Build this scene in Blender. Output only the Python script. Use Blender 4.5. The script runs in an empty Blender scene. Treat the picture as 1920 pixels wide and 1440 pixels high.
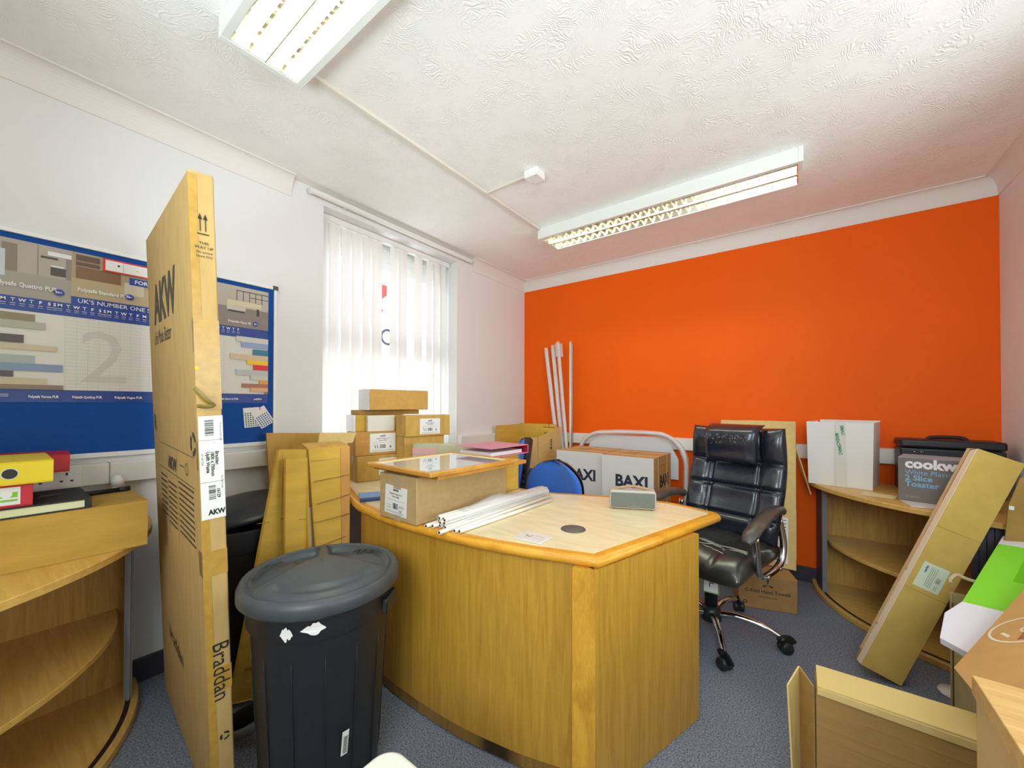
import bpy, bmesh, math, random
from mathutils import Vector, Matrix, Euler
random.seed(7)
PI = math.pi
S = bpy.context.scene
COL = S.collection
# ------------------------------------------------------------------ camera
cam_d = bpy.data.cameras.new('camera'); cam = bpy.data.objects.new('camera', cam_d); COL.objects.link(cam)
S.camera = cam
cam_d.sensor_width = 36; cam_d.sensor_fit = 'HORIZONTAL'
cam_d.lens = 726.2 / 1920 * 36
cam_d.shift_y = 31.04 / 1920
cam_d.clip_start = 0.02
YAW, PITCH, ROLL = 0.635535, 0.010496, 0.002535
cy_, sy_, cp_, sp_ = math.cos(YAW), math.sin(YAW), math.cos(PITCH), math.sin(PITCH)
fw = Vector((-sy_*cp_, cy_*cp_, sp_)); rt = Vector((cy_, sy_, 0)); up = rt.cross(fw)
r2 = math.cos(ROLL)*rt + math.sin(ROLL)*up; u2 = -math.sin(ROLL)*rt + math.cos(ROLL)*up
cam.matrix_world = Matrix(((r2.x, u2.x, -fw.x, 2.27243), (r2.y, u2.y, -fw.y, -3.29493), (r2.z, u2.z, -fw.z, 1.18651), (0, 0, 0, 1)))
# ------------------------------------------------------------------ world, exposure, daylight, added fill lamps
w = bpy.data.worlds.new('sky'); S.world = w; w.use_nodes = True
bg = w.node_tree.nodes['Background']; bg.inputs[0].default_value = (0.86, 0.93, 1.0, 1); bg.inputs[1].default_value = 1.1
S.view_settings.view_transform = 'Standard'; S.view_settings.look = 'None'
S.view_settings.exposure = 0.45; S.view_settings.gamma = 1.0; S.view_settings.use_curve_mapping = False
try:
    S.cycles.use_denoising = True; S.cycles.max_bounces = 10; S.cycles.diffuse_bounces = 6
    S.cycles.sample_clamp_indirect = 6.0; S.cycles.caustics_reflective = False; S.cycles.caustics_refractive = False
except Exception: pass
def area(name, loc, direction, sx, sy, power, col=(1, 1, 1)):
    d = bpy.data.lights.new(name, 'AREA'); d.shape = 'RECTANGLE'; d.size = sx; d.size_y = sy; d.energy = power; d.color = col
    o = bpy.data.objects.new(name, d); COL.objects.link(o); o.location = loc
    o.rotation_euler = Vector(direction).to_track_quat('-Z', 'Y').to_euler(); return o
area('daylight_window', (-0.95, -1.45, 0.22), (1, 0.05, 1.25), 1.8, 0.9, 56, (0.86, 0.97, 1.0))       # thrown up from the pavement
area('added_back_upfill', (2.3, -4.80, 0.30), (0, 1, 0.50), 1.8, 1.0, 82, (0.84, 0.98, 1.0))   # added upward fill lamp outside the invented back window
area('added_side_fill', (4.35, -2.2, 1.25), (-1, 0.18, 0.0), 1.9, 1.0, 43, (0.88, 0.98, 1.0))  # added fill lamp outside the invented right-wall window
area('added_back_fill', (2.75, -4.75, 2.0), (-0.25, 1, -0.12), 1.1, 1.1, 48, (0.90, 0.98, 1.0))  # added lamp behind the camera, brightens the faces turned towards it

# ------------------------------------------------------------------ materials
def srgb(c):
    if isinstance(c, str): c = tuple(int(c[i:i+2], 16) for i in (0, 2, 4))
    return tuple(((v/255)/12.92 if v/255 <= 0.04045 else ((v/255+0.055)/1.055)**2.4) for v in c) + (1,)
MC = {}
def nt(m): return m.node_tree.nodes, m.node_tree.links
def mat(name, col, rough=0.6, metal=0.0, spec=0.5, noise=0.0, scale=20, bump=0.0, bscale=60, stretch=None, trans=0.0, alpha=1.0, coat=0.0, sheen=0.0, emis=0, col2=None):
    if name in MC: return MC[name]
    m = bpy.data.materials.new(name); m.use_nodes = True; N, L = nt(m); b = N['Principled BSDF']
    c = srgb(col); b.inputs['Base Color'].default_value = c; b.inputs['Roughness'].default_value = rough
    b.inputs['Metallic'].default_value = metal; b.inputs['Specular IOR Level'].default_value = spec
    b.inputs['Transmission Weight'].default_value = trans; b.inputs['Alpha'].default_value = alpha
    b.inputs['Coat Weight'].default_value = coat; b.inputs['Sheen Weight'].default_value = sheen
    if emis: b.inputs['Emission Color'].default_value = c; b.inputs['Emission Strength'].default_value = emis
    tc = N.new('ShaderNodeTexCoord'); mp = N.new('ShaderNodeMapping'); L.new(tc.outputs['Object'], mp.inputs[0])
    if stretch: mp.inputs['Scale'].default_value = stretch
    if noise:
        nz = N.new('ShaderNodeTexNoise'); nz.inputs['Scale'].default_value = scale; nz.inputs['Detail'].default_value = 4
        L.new(mp.outputs[0], nz.inputs[0])
        mx = N.new('ShaderNodeMix'); mx.data_type = 'RGBA'
        d = srgb(col2) if col2 else tuple(x*(1-noise) for x in c[:3]) + (1,)
        h = c if col2 else tuple(min(1, x*(1+noise*0.6)) for x in c[:3]) + (1,)
        mx.inputs[6].default_value = d; mx.inputs[7].default_value = h
        cr = N.new('ShaderNodeMapRange'); cr.inputs[1].default_value = 0.3; cr.inputs[2].default_value = 0.7
        L.new(nz.outputs[0], cr.inputs[0]); L.new(cr.outputs[0], mx.inputs[0]); L.new(mx.outputs[2], b.inputs['Base Color'])
    if bump:
        nb = N.new('ShaderNodeTexNoise'); nb.inputs['Scale'].default_value = bscale; nb.inputs['Detail'].default_value = 3
        L.new(mp.outputs[0], nb.inputs[0]); bp = N.new('ShaderNodeBump'); bp.inputs['Strength'].default_value = bump
        bp.inputs['Distance'].default_value = 0.004; L.new(nb.outputs[0], bp.inputs['Height']); L.new(bp.outputs[0], b.inputs['Normal'])
    MC[name] = m; return m
def wood(name, c1, c2, vec=(9, 9, 0.9), rough=0.35, sc=3.0):
    """laminate grain running along the axis whose scale is smallest"""
    if name in MC: return MC[name]
    m = mat(name, c1, rough); N, L = nt(m); b = N['Principled BSDF']
    mp = [n for n in N if n.type == 'MAPPING'][0]; mp.inputs['Scale'].default_value = vec
    nz = N.new('ShaderNodeTexNoise'); nz.inputs['Scale'].default_value = sc; nz.inputs['Detail'].default_value = 6; nz.inputs['Distortion'].default_value = 0.8
    nf = N.new('ShaderNodeTexNoise'); nf.inputs['Scale'].default_value = sc*9; nf.inputs['Detail'].default_value = 3
    L.new(mp.outputs[0], nz.inputs[0]); L.new(mp.outputs[0], nf.inputs[0])
    ad = N.new('ShaderNodeMath'); ad.operation = 'MULTIPLY_ADD'; ad.inputs[1].default_value = 0.35; L.new(nf.outputs[0], ad.inputs[0]); L.new(nz.outputs[0], ad.inputs[2])
    cr = N.new('ShaderNodeValToRGB'); cr.color_ramp.elements[0].position = 0.48; cr.color_ramp.elements[0].color = srgb(c2)
    cr.color_ramp.elements[1].position = 0.82; cr.color_ramp.elements[1].color = srgb(c1)
    L.new(ad.outputs[0], cr.inputs[0]); L.new(cr.outputs[0], b.inputs['Base Color'])
    return m
CARD = mat('cardboard', 'C8A050', 0.85, noise=0.12, scale=30, bump=0.15, bscale=90, stretch=(1, 1, 0.25))
CARD2 = mat('cardboard_light', 'D9BE7C', 0.85, noise=0.08, scale=25)
CARDY = mat('cardboard_yellow', 'D8B048', 0.85, noise=0.14, scale=14, bump=0.2, bscale=120, stretch=(0.3, 0.3, 1.5))
CARDD = mat('cardboard_dark', 'AA8646', 0.85, noise=0.12, scale=25)
TAPE = mat('brown_tape', 'B8903C', 0.28, noise=0.15, scale=40)
TAPEC = mat('clear_tape', 'B9A480', 0.15, noise=0.1, scale=60)
TAPEO = mat('orange_tape', 'B4622A', 0.2, noise=0.3, scale=60)
PAPER = mat('white_paper', 'E8E8E4', 0.6)
INK = mat('black_ink', '24221F', 0.6)
INKB = mat('blue_ink', '1F3F86', 0.6)
INKG = mat('grey_ink', '8A8880', 0.6)
WHITE = mat('white_plastic', 'EDEDEA', 0.35)
WPAINT = mat('white_wall_paint', 'E4E4E2', 0.7, bump=0.06, bscale=200)
COVEM = mat('cove_paint', 'E6E2DD', 0.6)
TRUNKM = mat('trunking_plastic', 'E6E4DC', 0.4)
ORANGE = mat('orange_paint', 'F46200', 0.6, spec=0.2, bump=0.05, bscale=180, noise=0.03, scale=2)
BLACKP = mat('black_plastic', '26272A', 0.42, noise=0.12, scale=18, bump=0.05, bscale=150)
BLACKR = mat('black_rubber', '17181A', 0.6)
CHROME = mat('chrome', 'D8D8D8', 0.12, metal=1.0)
ALU = mat('aluminium', 'B8BABC', 0.35, metal=0.8)
LEATHER = mat('black_leather', '1F2430', 0.25, spec=0.7, noise=0.25, scale=9, bump=0.25, bscale=35)
BLUEF = mat('blue_fabric', '2A64BE', 0.9, noise=0.1, scale=120, sheen=0.3, bump=0.2, bscale=400)
DGREY = mat('dark_grey_slat', '4A4A58', 0.5)
BEECH = wood('beech', 'D2A85C', 'BC9048', (22, 22, 1.6))
BEECHH = wood('beech_shelf', 'DEB664', 'CCA050', (1.6, 20, 20))
DESKP = wood('desk_oak_panel', 'C89A3A', 'B2842A', (24, 24, 1.3))
DESKT = wood('desk_laminate', 'EDDFB8', 'DFCDA0', (2, 9, 4), 0.3)
DESKE = wood('desk_edge', 'E4A634', 'CC8C24', (3, 3, 8), 0.3)
FRAMEW = wood('frame_wood', 'D39A42', 'B77E30', (4, 4, 9), 0.35)
# ceiling plaster
CEIL = mat('textured_plaster', 'F3F3F0', 0.85); N, L = nt(CEIL); b = N['Principled BSDF']
mp = [n for n in N if n.type == 'MAPPING'][0]
nw = N.new('ShaderNodeTexNoise'); nw.inputs['Scale'].default_value = 6; nw.inputs['Detail'].default_value = 2; L.new(mp.outputs[0], nw.inputs[0])
vm = N.new('ShaderNodeVectorMath'); vm.operation = 'MULTIPLY_ADD'; vm.inputs[1].default_value = (0.55, 0.55, 0.55); L.new(nw.outputs[1], vm.inputs[0]); L.new(mp.outputs[0], vm.inputs[2])
wv = N.new('ShaderNodeTexWave'); wv.inputs['Scale'].default_value = 17; wv.inputs['Distortion'].default_value = 6; wv.inputs['Detail'].default_value = 3; wv.inputs['Detail Scale'].default_value = 2.5; L.new(vm.outputs[0], wv.inputs[0])
nm = N.new('ShaderNodeTexNoise'); nm.inputs['Scale'].default_value = 9; nm.inputs['Detail'].default_value = 4; L.new(mp.outputs[0], nm.inputs[0])
mr = N.new('ShaderNodeMapRange'); mr.inputs[1].default_value = 0.38; mr.inputs[2].default_value = 0.72; L.new(nm.outputs[0], mr.inputs[0])
mu = N.new('ShaderNodeMath'); mu.operation = 'MULTIPLY'; L.new(wv.outputs[1], mu.inputs[0]); L.new(mr.outputs[0], mu.inputs[1])
nf = N.new('ShaderNodeTexNoise'); nf.inputs['Scale'].default_value = 45; nf.inputs['Detail'].default_value = 4; L.new(mp.outputs[0], nf.inputs[0])
a2 = N.new('ShaderNodeMath'); a2.operation = 'MULTIPLY_ADD'; a2.inputs[1].default_value = 0.25; L.new(nf.outputs[0], a2.inputs[0]); L.new(mu.outputs[0], a2.inputs[2])
bp = N.new('ShaderNodeBump'); bp.inputs['Strength'].default_value = 0.42; bp.inputs['Distance'].default_value = 0.005; L.new(a2.outputs[0], bp.inputs['Height']); L.new(bp.outputs[0], b.inputs['Normal'])
# carpet
CARPET = mat('grey_blue_carpet', '707784', 0.95, noise=0.5, scale=170, bump=0.6, bscale=350); N, L = nt(CARPET); b = N['Principled BSDF']
mxs = [n for n in N if n.type == 'MIX'][0]; mxs.inputs[6].default_value = srgb('4C5462'); mxs.inputs[7].default_value = srgb('A0A8B6')
# blinds: translucent fabric
BLIND = bpy.data.materials.new('blind_fabric'); BLIND.use_nodes = True; N, L = nt(BLIND); b = N['Principled BSDF']; b.inputs['Base Color'].default_value = srgb('EFEEEA'); b.inputs['Roughness'].default_value = 0.8
tr = N.new('ShaderNodeBsdfTranslucent'); tr.inputs[0].default_value = srgb('F2F0EA'); mx = N.new('ShaderNodeMixShader'); mx.inputs[0].default_value = 0.28
L.new(b.outputs[0], mx.inputs[1]); L.new(tr.outputs[0], mx.inputs[2]); L.new(mx.outputs[0], N['Material Output'].inputs[0])
def glassy(name, fac, tint='FFFFFF', rough=0.03):
    m = bpy.data.materials.new(name); m.use_nodes = True; N, L = nt(m); b = N['Principled BSDF']; b.inputs['Base Color'].default_value = srgb(tint); b.inputs['Roughness'].default_value = rough
    t = N.new('ShaderNodeBsdfTransparent'); mx = N.new('ShaderNodeMixShader'); mx.inputs[0].default_value = fac
    L.new(t.outputs[0], mx.inputs[1]); L.new(b.outputs[0], mx.inputs[2]); L.new(mx.outputs[0], N['Material Output'].inputs[0]); return m
GLASS = glassy('window_glass', 0.06)
FILM = glassy('polythene_film', 0.42, 'F0F2F4', 0.12)
BOTTLE = glassy('clear_plastic', 0.5, 'EDEFF0', 0.08)

# ------------------------------------------------------------------ mesh helpers
def link(o): COL.objects.link(o); return o
def setp(o, parent, M=None):
    if parent is not None: o.parent = parent
    if M is not None: o.matrix_local = M
    return o
def obj(name, bm, m, parent=None, M=None, smooth=False, bevel=0.0, seg=2):
    me = bpy.data.meshes.new(name); bmesh.ops.recalc_face_normals(bm, faces=bm.faces); bm.to_mesh(me); bm.free()
    for mm in (m if isinstance(m, (list, tuple)) else [m]): me.materials.append(mm)
    o = link(bpy.data.objects.new(name, me)); setp(o, parent, M)
    if smooth:
        for p in me.polygons: p.use_smooth = True
    if bevel:
        md = o.modifiers.new('bevel', 'BEVEL'); md.width = bevel; md.segments = seg; md.limit_method = 'ANGLE'; md.angle_limit = 0.6
        if not smooth:
            for p in me.polygons: p.use_smooth = True
            me.set_sharp_from_angle(angle=0.5)
    elif smooth: me.set_sharp_from_angle(angle=0.9)
    return o
def thing(name, label, cat, loc=(0, 0, 0), rz=0.0, group=None, M=None):
    o = link(bpy.data.objects.new(name, None)); o.empty_display_size = 0.1
    if M is not None: o.matrix_world = M
    else: o.location = loc; o.rotation_euler = (0, 0, rz)
    o['label'] = label; o['category'] = cat
    if group: o['group'] = group
    return o
def tag(o, label, cat, group=None):
    o['label'] = label; o['category'] = cat
    if group: o['group'] = group
    return o
def struct(o): o['kind'] = 'structure'; return o
def box(bm, x0, x1, y0, y1, z0, z1, mi=0, M=None):
    v = [bm.verts.new((x, y, z)) for x in (x0, x1) for y in (y0, y1) for z in (z0, z1)]
    if M is not None:
        for q in v: q.co = M @ q.co
    for f in ((0, 1, 3, 2), (4, 6, 7, 5), (0, 4, 5, 1), (2, 3, 7, 6), (0, 2, 6, 4), (1, 5, 7, 3)):
        fc = bm.faces.new([v[i] for i in f]); fc.material_index = mi
    return bm
def bx(*a): return box(bmesh.new(), *a)
def prism(pts, axis_vec, bm=None, mi=0):
    """closed polygon (3D points) extruded by axis_vec"""
    bm = bm or bmesh.new(); a = Vector(axis_vec)
    v0 = [bm.verts.new(Vector(p)) for p in pts]; v1 = [bm.verts.new(Vector(p)+a) for p in pts]; n = len(pts)
    f = bm.faces.new(v0); f.material_index = mi; f = bm.faces.new(v1[::-1]); f.material_index = mi
    for i in range(n):
        f = bm.faces.new((v0[i], v1[i], v1[(i+1) % n], v0[(i+1) % n])); f.material_index = mi
    return bm
def tube(bm, pts, r, seg=12, closed=False, mi=0, caps=True):
    pts = [Vector(p) for p in pts]; n = len(pts); rings = []
    prev = None
    for i, p in enumerate(pts):
        a = pts[i-1] if (i > 0 or closed) else p; c = pts[(i+1) % n] if (i < n-1 or closed) else p
        t = (c-a).normalized()
        if prev is None:
            u = t.cross(Vector((0, 0, 1)));
            if u.length < 1e-3: u = t.cross(Vector((1, 0, 0)))
            u.normalize()
        else: u = (prev - t*prev.dot(t)).normalized()
        prev = u; v = t.cross(u); rr = r[i] if isinstance(r, list) else r
        if isinstance(rr, tuple): ra, rb = rr
        else: ra = rb = rr
        rings.append([bm.verts.new(p + u*math.cos(2*PI*k/seg)*ra + v*math.sin(2*PI*k/seg)*rb) for k in range(seg)])
    for i in range(n if closed else n-1):
        A, B = rings[i], rings[(i+1) % n]
        for k in range(seg):
            f = bm.faces.new((A[k], A[(k+1) % seg], B[(k+1) % seg], B[k])); f.smooth = True; f.material_index = mi
    if caps and not closed:
        f = bm.faces.new(rings[0][::-1]); f.material_index = mi; f = bm.faces.new(rings[-1]); f.material_index = mi
    return bm
def lathe(bm, prof, c=(0, 0), seg=40, mi=0, M=None):
    rings = []
    for r, z in prof:
        if r < 1e-5: rings.append([bm.verts.new((c[0], c[1], z))])
        else: rings.append([bm.verts.new((c[0]+r*math.cos(2*PI*k/seg), c[1]+r*math.sin(2*PI*k/seg), z)) for k in range(seg)])
    for A, B in zip(rings, rings[1:]):
        for k in range(seg):
            k2 = (k+1) % seg
            if len(A) == 1 and len(B) == 1: continue
            if len(A) == 1: f = bm.faces.new((A[0], B[k], B[k2]))
            elif len(B) == 1: f = bm.faces.new((A[k], A[k2], B[0]))
            else: f = bm.faces.new((A[k], A[k2], B[k2], B[k]))
            f.smooth = True; f.material_index = mi
    if M is not None:
        for R in rings:
            for q in R: q.co = M @ q.co
    return bm
def smoothpts(pts, n=6):
    """Catmull-Rom"""
    P = [Vector(p) for p in pts]; out = []
    for i in range(len(P)-1):
        p0 = P[max(i-1, 0)]; p1 = P[i]; p2 = P[i+1]; p3 = P[min(i+2, len(P)-1)]
        for k in range(n):
            t = k/n; out.append(0.5*((2*p1)+(p2-p0)*t+(2*p0-5*p1+4*p2-p3)*t*t+(3*p1-p0-3*p2+p3)*t**3))
    out.append(P[-1]); return out
def pad(w, h, th, bumpf=None, nu=36, nv=36, n=5, outline=None, back=0.35, bend=None):
    """cushion in the XZ plane: x across, z up from 0, puffed towards -Y (front) and a little to +Y"""
    bm = bmesh.new(); G = {}
    for s in (0, 1):
        for i in range(nu+1):
            for j in range(nv+1):
                U = 2*i/nu-1; V = 2*j/nv-1
                e = max(0.0, (1-abs(U)**n)*(1-abs(V)**n))**(1/2.2)
                edge = i in (0, nu) or j in (0, nv)
                if s and edge: G[s, i, j] = G[0, i, j]; continue
                x, z = U*w/2, (V+1)*h/2
                if outline: x, z = outline(U, V)
                if s == 0: y = -th*e*(1 + (bumpf(U, V) if bumpf else 0))
                else: y = th*back*e
                if bend: x, y, z = bend(x, y, z, U, V)
                G[s, i, j] = bm.verts.new((x, y, z))
    for s in (0, 1):
        for i in range(nu):
            for j in range(nv):
                q = (G[s, i, j], G[s, i+1, j], G[s, i+1, j+1], G[s, i, j+1])
                f = bm.faces.new(q if s == 0 else q[::-1]); f.smooth = True
    return bm
# ------------------------------------------------------------------ printing
def text_bm(bm, s, size, M, align='LEFT', bold=0.0, mi=0, squash=1.0):
    cu = bpy.data.curves.new('t', 'FONT'); cu.body = s; cu.size = size; cu.align_x = align; cu.offset = bold; cu.resolution_u = 2
    o = bpy.data.objects.new('t', cu); me = bpy.data.meshes.new_from_object(o)
    me.transform(M @ Matrix.Diagonal((squash, 1, 1, 1)))
    n0 = len(bm.faces); bm.from_mesh(me); bm.faces.ensure_lookup_table()
    for f in bm.faces[n0:]: f.material_index = mi
    bpy.data.objects.remove(o); bpy.data.curves.remove(cu); bpy.data.meshes.remove(me)
def T(x, y, z=0): return Matrix.Translation((x, y, z))
def Rz(a): return Matrix.Rotation(a, 4, 'Z')
def flat(bm, x0, x1, y0, y1, z=0, mi=0, M=None):
    v = [bm.verts.new((x0, y0, z)), bm.verts.new((x1, y0, z)), bm.verts.new((x1, y1, z)), bm.verts.new((x0, y1, z))]
    if M is not None:
        for q in v: q.co = M @ q.co
    f = bm.faces.new(v); f.material_index = mi; return bm
def ring(bm, cx, cy, r0, r1, seg=28, z=0, mi=0, a0=0, a1=2*PI, M=None):
    P = []
    for k in range(seg+1):
        a = a0+(a1-a0)*k/seg
        P.append((bm.verts.new((cx+r0*math.cos(a), cy+r0*math.sin(a), z)), bm.verts.new((cx+r1*math.cos(a), cy+r1*math.sin(a), z))))
    if M is not None:
        for a, b_ in P: a.co = M @ a.co; b_.co = M @ b_.co
    for (a, b_), (c, d) in zip(P, P[1:]):
        f = bm.faces.new((a, b_, d, c)); f.material_index = mi
    return bm
def disc(bm, cx, cy, r, seg=20, z=0, mi=0, M=None, ry=None):
    v = [bm.verts.new((cx+r*math.cos(2*PI*k/seg), cy+(ry or r)*math.sin(2*PI*k/seg), z)) for k in range(seg)]
    if M is not None:
        for q in v: q.co = M @ q.co
    f = bm.faces.new(v); f.material_index = mi; return bm
def poly(bm, pts, z=0, mi=0):
    f = bm.faces.new([bm.verts.new((x, y, z)) for x, y in pts]); f.material_index = mi; return bm
def bars(bm, x, y, w_, h_, n=14, mi=0, seed=1, vertical=False):
    rr = random.Random(seed); t = 0; ws = []
    for i in range(n): ws.append((rr.choice((1, 1, 2, 3)), rr.choice((1, 1, 2))))
    tot = sum(a+b_ for a, b_ in ws)
    for a, b_ in ws:
        if vertical: flat(bm, x, x+w_, y+t/tot*h_, y+(t+a)/tot*h_, 0, mi)
        else: flat(bm, x+t/tot*w_, x+(t+a)/tot*w_, y, y+h_, 0, mi)
        t += a+b_
def lines(bm, x, y, w_, n, gap, th, mi=0, seed=3):
    rr = random.Random(seed)
    for i in range(n):
        xx = x
        while xx < x+w_*0.95:
            l = rr.uniform(0.04, 0.16)*w_; flat(bm, xx, min(xx+l, x+w_), y-i*gap, y-i*gap+th, 0, mi); xx += l+0.02*w_
# frames on the faces of a box: x right, y up (as seen), z outward
def face(dims, f, u=0, v=0):
    W, D, H = dims
    if f == 'x0': M = Matrix(((0, 0, -1, 0), (-1, 0, 0, D), (0, 1, 0, 0), (0, 0, 0, 1)))
    elif f == 'y0': M = Matrix(((1, 0, 0, 0), (0, 0, -1, 0), (0, 1, 0, 0), (0, 0, 0, 1)))
    elif f == 'x1': M = Matrix(((0, 0, 1, W), (1, 0, 0, 0), (0, 1, 0, 0), (0, 0, 0, 1)))
    elif f == 'y1': M = Matrix(((-1, 0, 0, W), (0, 0, 1, D), (0, 1, 0, 0), (0, 0, 0, 1)))
    elif f == 'top': M = Matrix(((1, 0, 0, 0), (0, 1, 0, 0), (0, 0, 1, H), (0, 0, 0, 1)))
    return M @ T(u, v, 0)
def sheet(parent, M, w_, h_, m=PAPER, name='label', t=0.0008):
    return obj(name, bx(0, w_, 0, h_, 0, t), m, parent, M)
def printing(parent, M, fn, mats, name='printing', lift=0.0012):
    bm = bmesh.new(); fn(bm); return obj(name, bm, mats, parent, M @ T(0, 0, lift))
def boxM(o, yaw, tx=0, ty=0): return T(*o) @ Rz(yaw) @ Matrix.Rotation(tx, 4, 'X') @ Matrix.Rotation(ty, 4, 'Y')
def carton(label, o, yaw, dims, m=CARD, tx=0, ty=0, seam=True, tape=True, name='cardboard_box', cat='cardboard box', group=None, tapem=TAPE, seamaxis='x'):
    W, D, H = dims; t = thing(name, label, cat, group=group, M=boxM(o, yaw, tx, ty))
    bm = bx(0, W, 0, D, 0, H); obj('box_body', bm, m, t, bevel=min(0.004, min(dims)*0.08))
    if seam:
        bm = bmesh.new()
        if seamaxis == 'x': box(bm, 0.002, W-0.002, D/2-0.0008, D/2+0.0008, H-0.001, H+0.0006)
        else: box(bm, W/2-0.0008, W/2+0.0008, 0.002, D-0.002, H-0.001, H+0.0006)
        if min(dims) > 0.05:
            box(bm, -0.0006, 0.0, D*0.5-0.0006, D*0.5+0.0006, 0.002, 0.003)
        obj('flap_seam', bm, CARDD, t)
    if tape:
        bm = bmesh.new(); tw = 0.024
        if seamaxis == 'x':
            box(bm, -0.0008, W+0.0008, D/2-tw, D/2+tw, H, H+0.0009); box(bm, -0.0009, 0.0, D/2-tw, D/2+tw, H-0.055, H+0.0009)
        else:
            box(bm, W/2-tw, W/2+tw, -0.0008, D+0.0008, H, H+0.0009); box(bm, W/2-tw, W/2+tw, -0.0009, 0, H-0.055, H+0.0009)
        obj('tape', bm, tapem, t)
    return t
def shiplabel(parent, dims, f, u, v, w_, h_, rot=0, seed=1, big=None):
    M = face(dims, f, u, v) @ Rz(rot); l = sheet(parent, M, w_, h_)
    def fn(bm):
        text_bm(bm, 'merlyn', h_*0.11, T(w_*0.5, h_*0.83), 'CENTER', 0.0006, 1)
        poly(bm, [(w_*0.56, h_*0.93), (w_*0.60, h_*0.98), (w_*0.585, h_*0.92)], 0, 1)
        for i, s_ in enumerate(('Recycled Tubing 12/16', '24 mm (500)')):
            text_bm(bm, s_, h_*0.075, T(w_*0.5, h_*(0.70-0.1*i)), 'CENTER', 0.0002)
        lines(bm, w_*0.1, h_*0.5, w_*0.8, 1, h_*0.05, h_*0.008, 0, seed)
        bars(bm, w_*0.38, h_*0.2, w_*0.24, h_*0.2, 12, 0, seed)
        if big:
            text_bm(bm, big[0], h_*0.13, T(w_*0.66, h_*0.27), 'LEFT'); text_bm(bm, big[1], h_*0.13, T(w_*0.66, h_*0.12), 'LEFT')
            lines(bm, w_*0.1, h_*0.3, w_*0.22, 2, h_*0.08, h_*0.012, 0, seed+4)
        else:
            for xx in (0.17, 0.26):
                poly(bm, [(w_*xx, h_*0.4), (w_*(xx+0.035), h_*0.2), (w_*(xx+0.06), h_*0.2), (w_*(xx+0.02), h_*0.4)])
            poly(bm, [(w_*0.76, h_*0.22), (w_*0.84, h_*0.22), (w_*0.8, h_*0.36)])
        lines(bm, w_*0.08, h_*0.1, w_*0.84, 2, h_*0.04, h_*0.01, 0, seed+9)
    printing(l, Matrix.Identity(4), fn, [INK, INKB])
    return l
# ------------------------------------------------------------------ room shell
W, DB, H = 3.169, -3.735, 2.45           # right wall x, wall behind the camera y, ceiling
WY0, WY1, WZ0, WZ1 = -2.113, -0.985, 0.70, 2.372   # window opening in the left wall
struct(obj('floor', bx(-0.3, W+0.2, DB-0.2, 0.2, -0.1, 0), CARPET))
struct(obj('ceiling', bx(-0.3, W+0.2, DB-0.2, 0.2, H, H+0.1), CEIL))
struct(obj('wall_back', bx(-0.3, W+0.2, 0, 0.15, 0, H), ORANGE))
bm = bmesh.new(); X0 = -0.24
box(bm, X0, 0, DB-0.2, WY0, 0, H); box(bm, X0, 0, WY1, 0, 0, H); box(bm, X0, 0, WY0, WY1, 0, WZ0); box(bm, X0, 0, WY0, WY1, WZ1, H)
struct(obj('wall_left', bm, WPAINT))
bm = bmesh.new(); SY0, SY1, SZ0, SZ1 = -3.35, -1.25, 0.98, 2.25      # invented third window, added in the right wall beside the camera for fill
box(bm, W, W+0.15, DB-0.2, SY0, 0, H); box(bm, W, W+0.15, SY1, 0, 0, H); box(bm, W, W+0.15, SY0, SY1, 0, SZ0); box(bm, W, W+0.15, SY0, SY1, SZ1, H)
struct(obj('wall_right', bm, WPAINT))
bm = bmesh.new()   # wall behind the camera, with an invented second window for fill light
box(bm, 0, 1.2, DB-0.15, DB, 0, H); box(bm, 3.0, W, DB-0.15, DB, 0, H); box(bm, 1.2, 3.0, DB-0.15, DB, 0, 0.85); box(bm, 1.2, 3.0, DB-0.15, DB, 2.3, H)
struct(obj('wall_front', bm, WPAINT))
# coves: concave profile, interrupted over the window
def cove_bm(a, b, inward):
    a, b, n_ = Vector(a), Vector(b), Vector(inward); bm = bmesh.new(); P = [(0, 0)]
    for k in range(9):
        t = k/8*PI/2; P.append((0.062*(1-math.cos(t))**1.0*1.0, -0.102+0.095*math.sin(t)))
    prof = [(0, -0.104), (0.005, -0.104)] + [(0.005+0.05*(1-math.cos(k/8*PI/2)), -0.1+0.094*math.sin(k/8*PI/2)) for k in range(9)] + [(0.062, -0.006), (0.062, 0), (0, 0)]
    A = [bm.verts.new(a+n_*x+Vector((0, 0, z))) for x, z in prof]; B = [bm.verts.new(b+n_*x+Vector((0, 0, z))) for x, z in prof]
    n = len(prof)
    for i in range(n): bm.faces.new((A[i], B[i], B[(i+1) % n], A[(i+1) % n]))
    bm.faces.new(A[::-1]); bm.faces.new(B); return bm
struct(obj('trim_1', cove_bm((0, DB, H), (0, -2.297, H), (1, 0, 0)), COVEM))
struct(obj('trim_2', cove_bm((0, -0.804, H), (0, 0, H), (1, 0, 0)), COVEM))
struct(obj('trim_3', cove_bm((0, 0, H), (W, 0, H), (0, -1, 0)), COVEM))
struct(obj('trim_4', cove_bm((W, DB, H), (W, 0, H), (-1, 0, 0)), COVEM))
struct(obj('baseboard_back', bx(0, W, -0.014, 0, 0, 0.1), mat('skirting_dark', '3A3A44', 0.5), None, None, bevel=0.003))
struct(obj('baseboard_left', bx(0, 0.014, DB, 0, 0, 0.1), MC['skirting_dark'], None, None, bevel=0.003))
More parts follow.
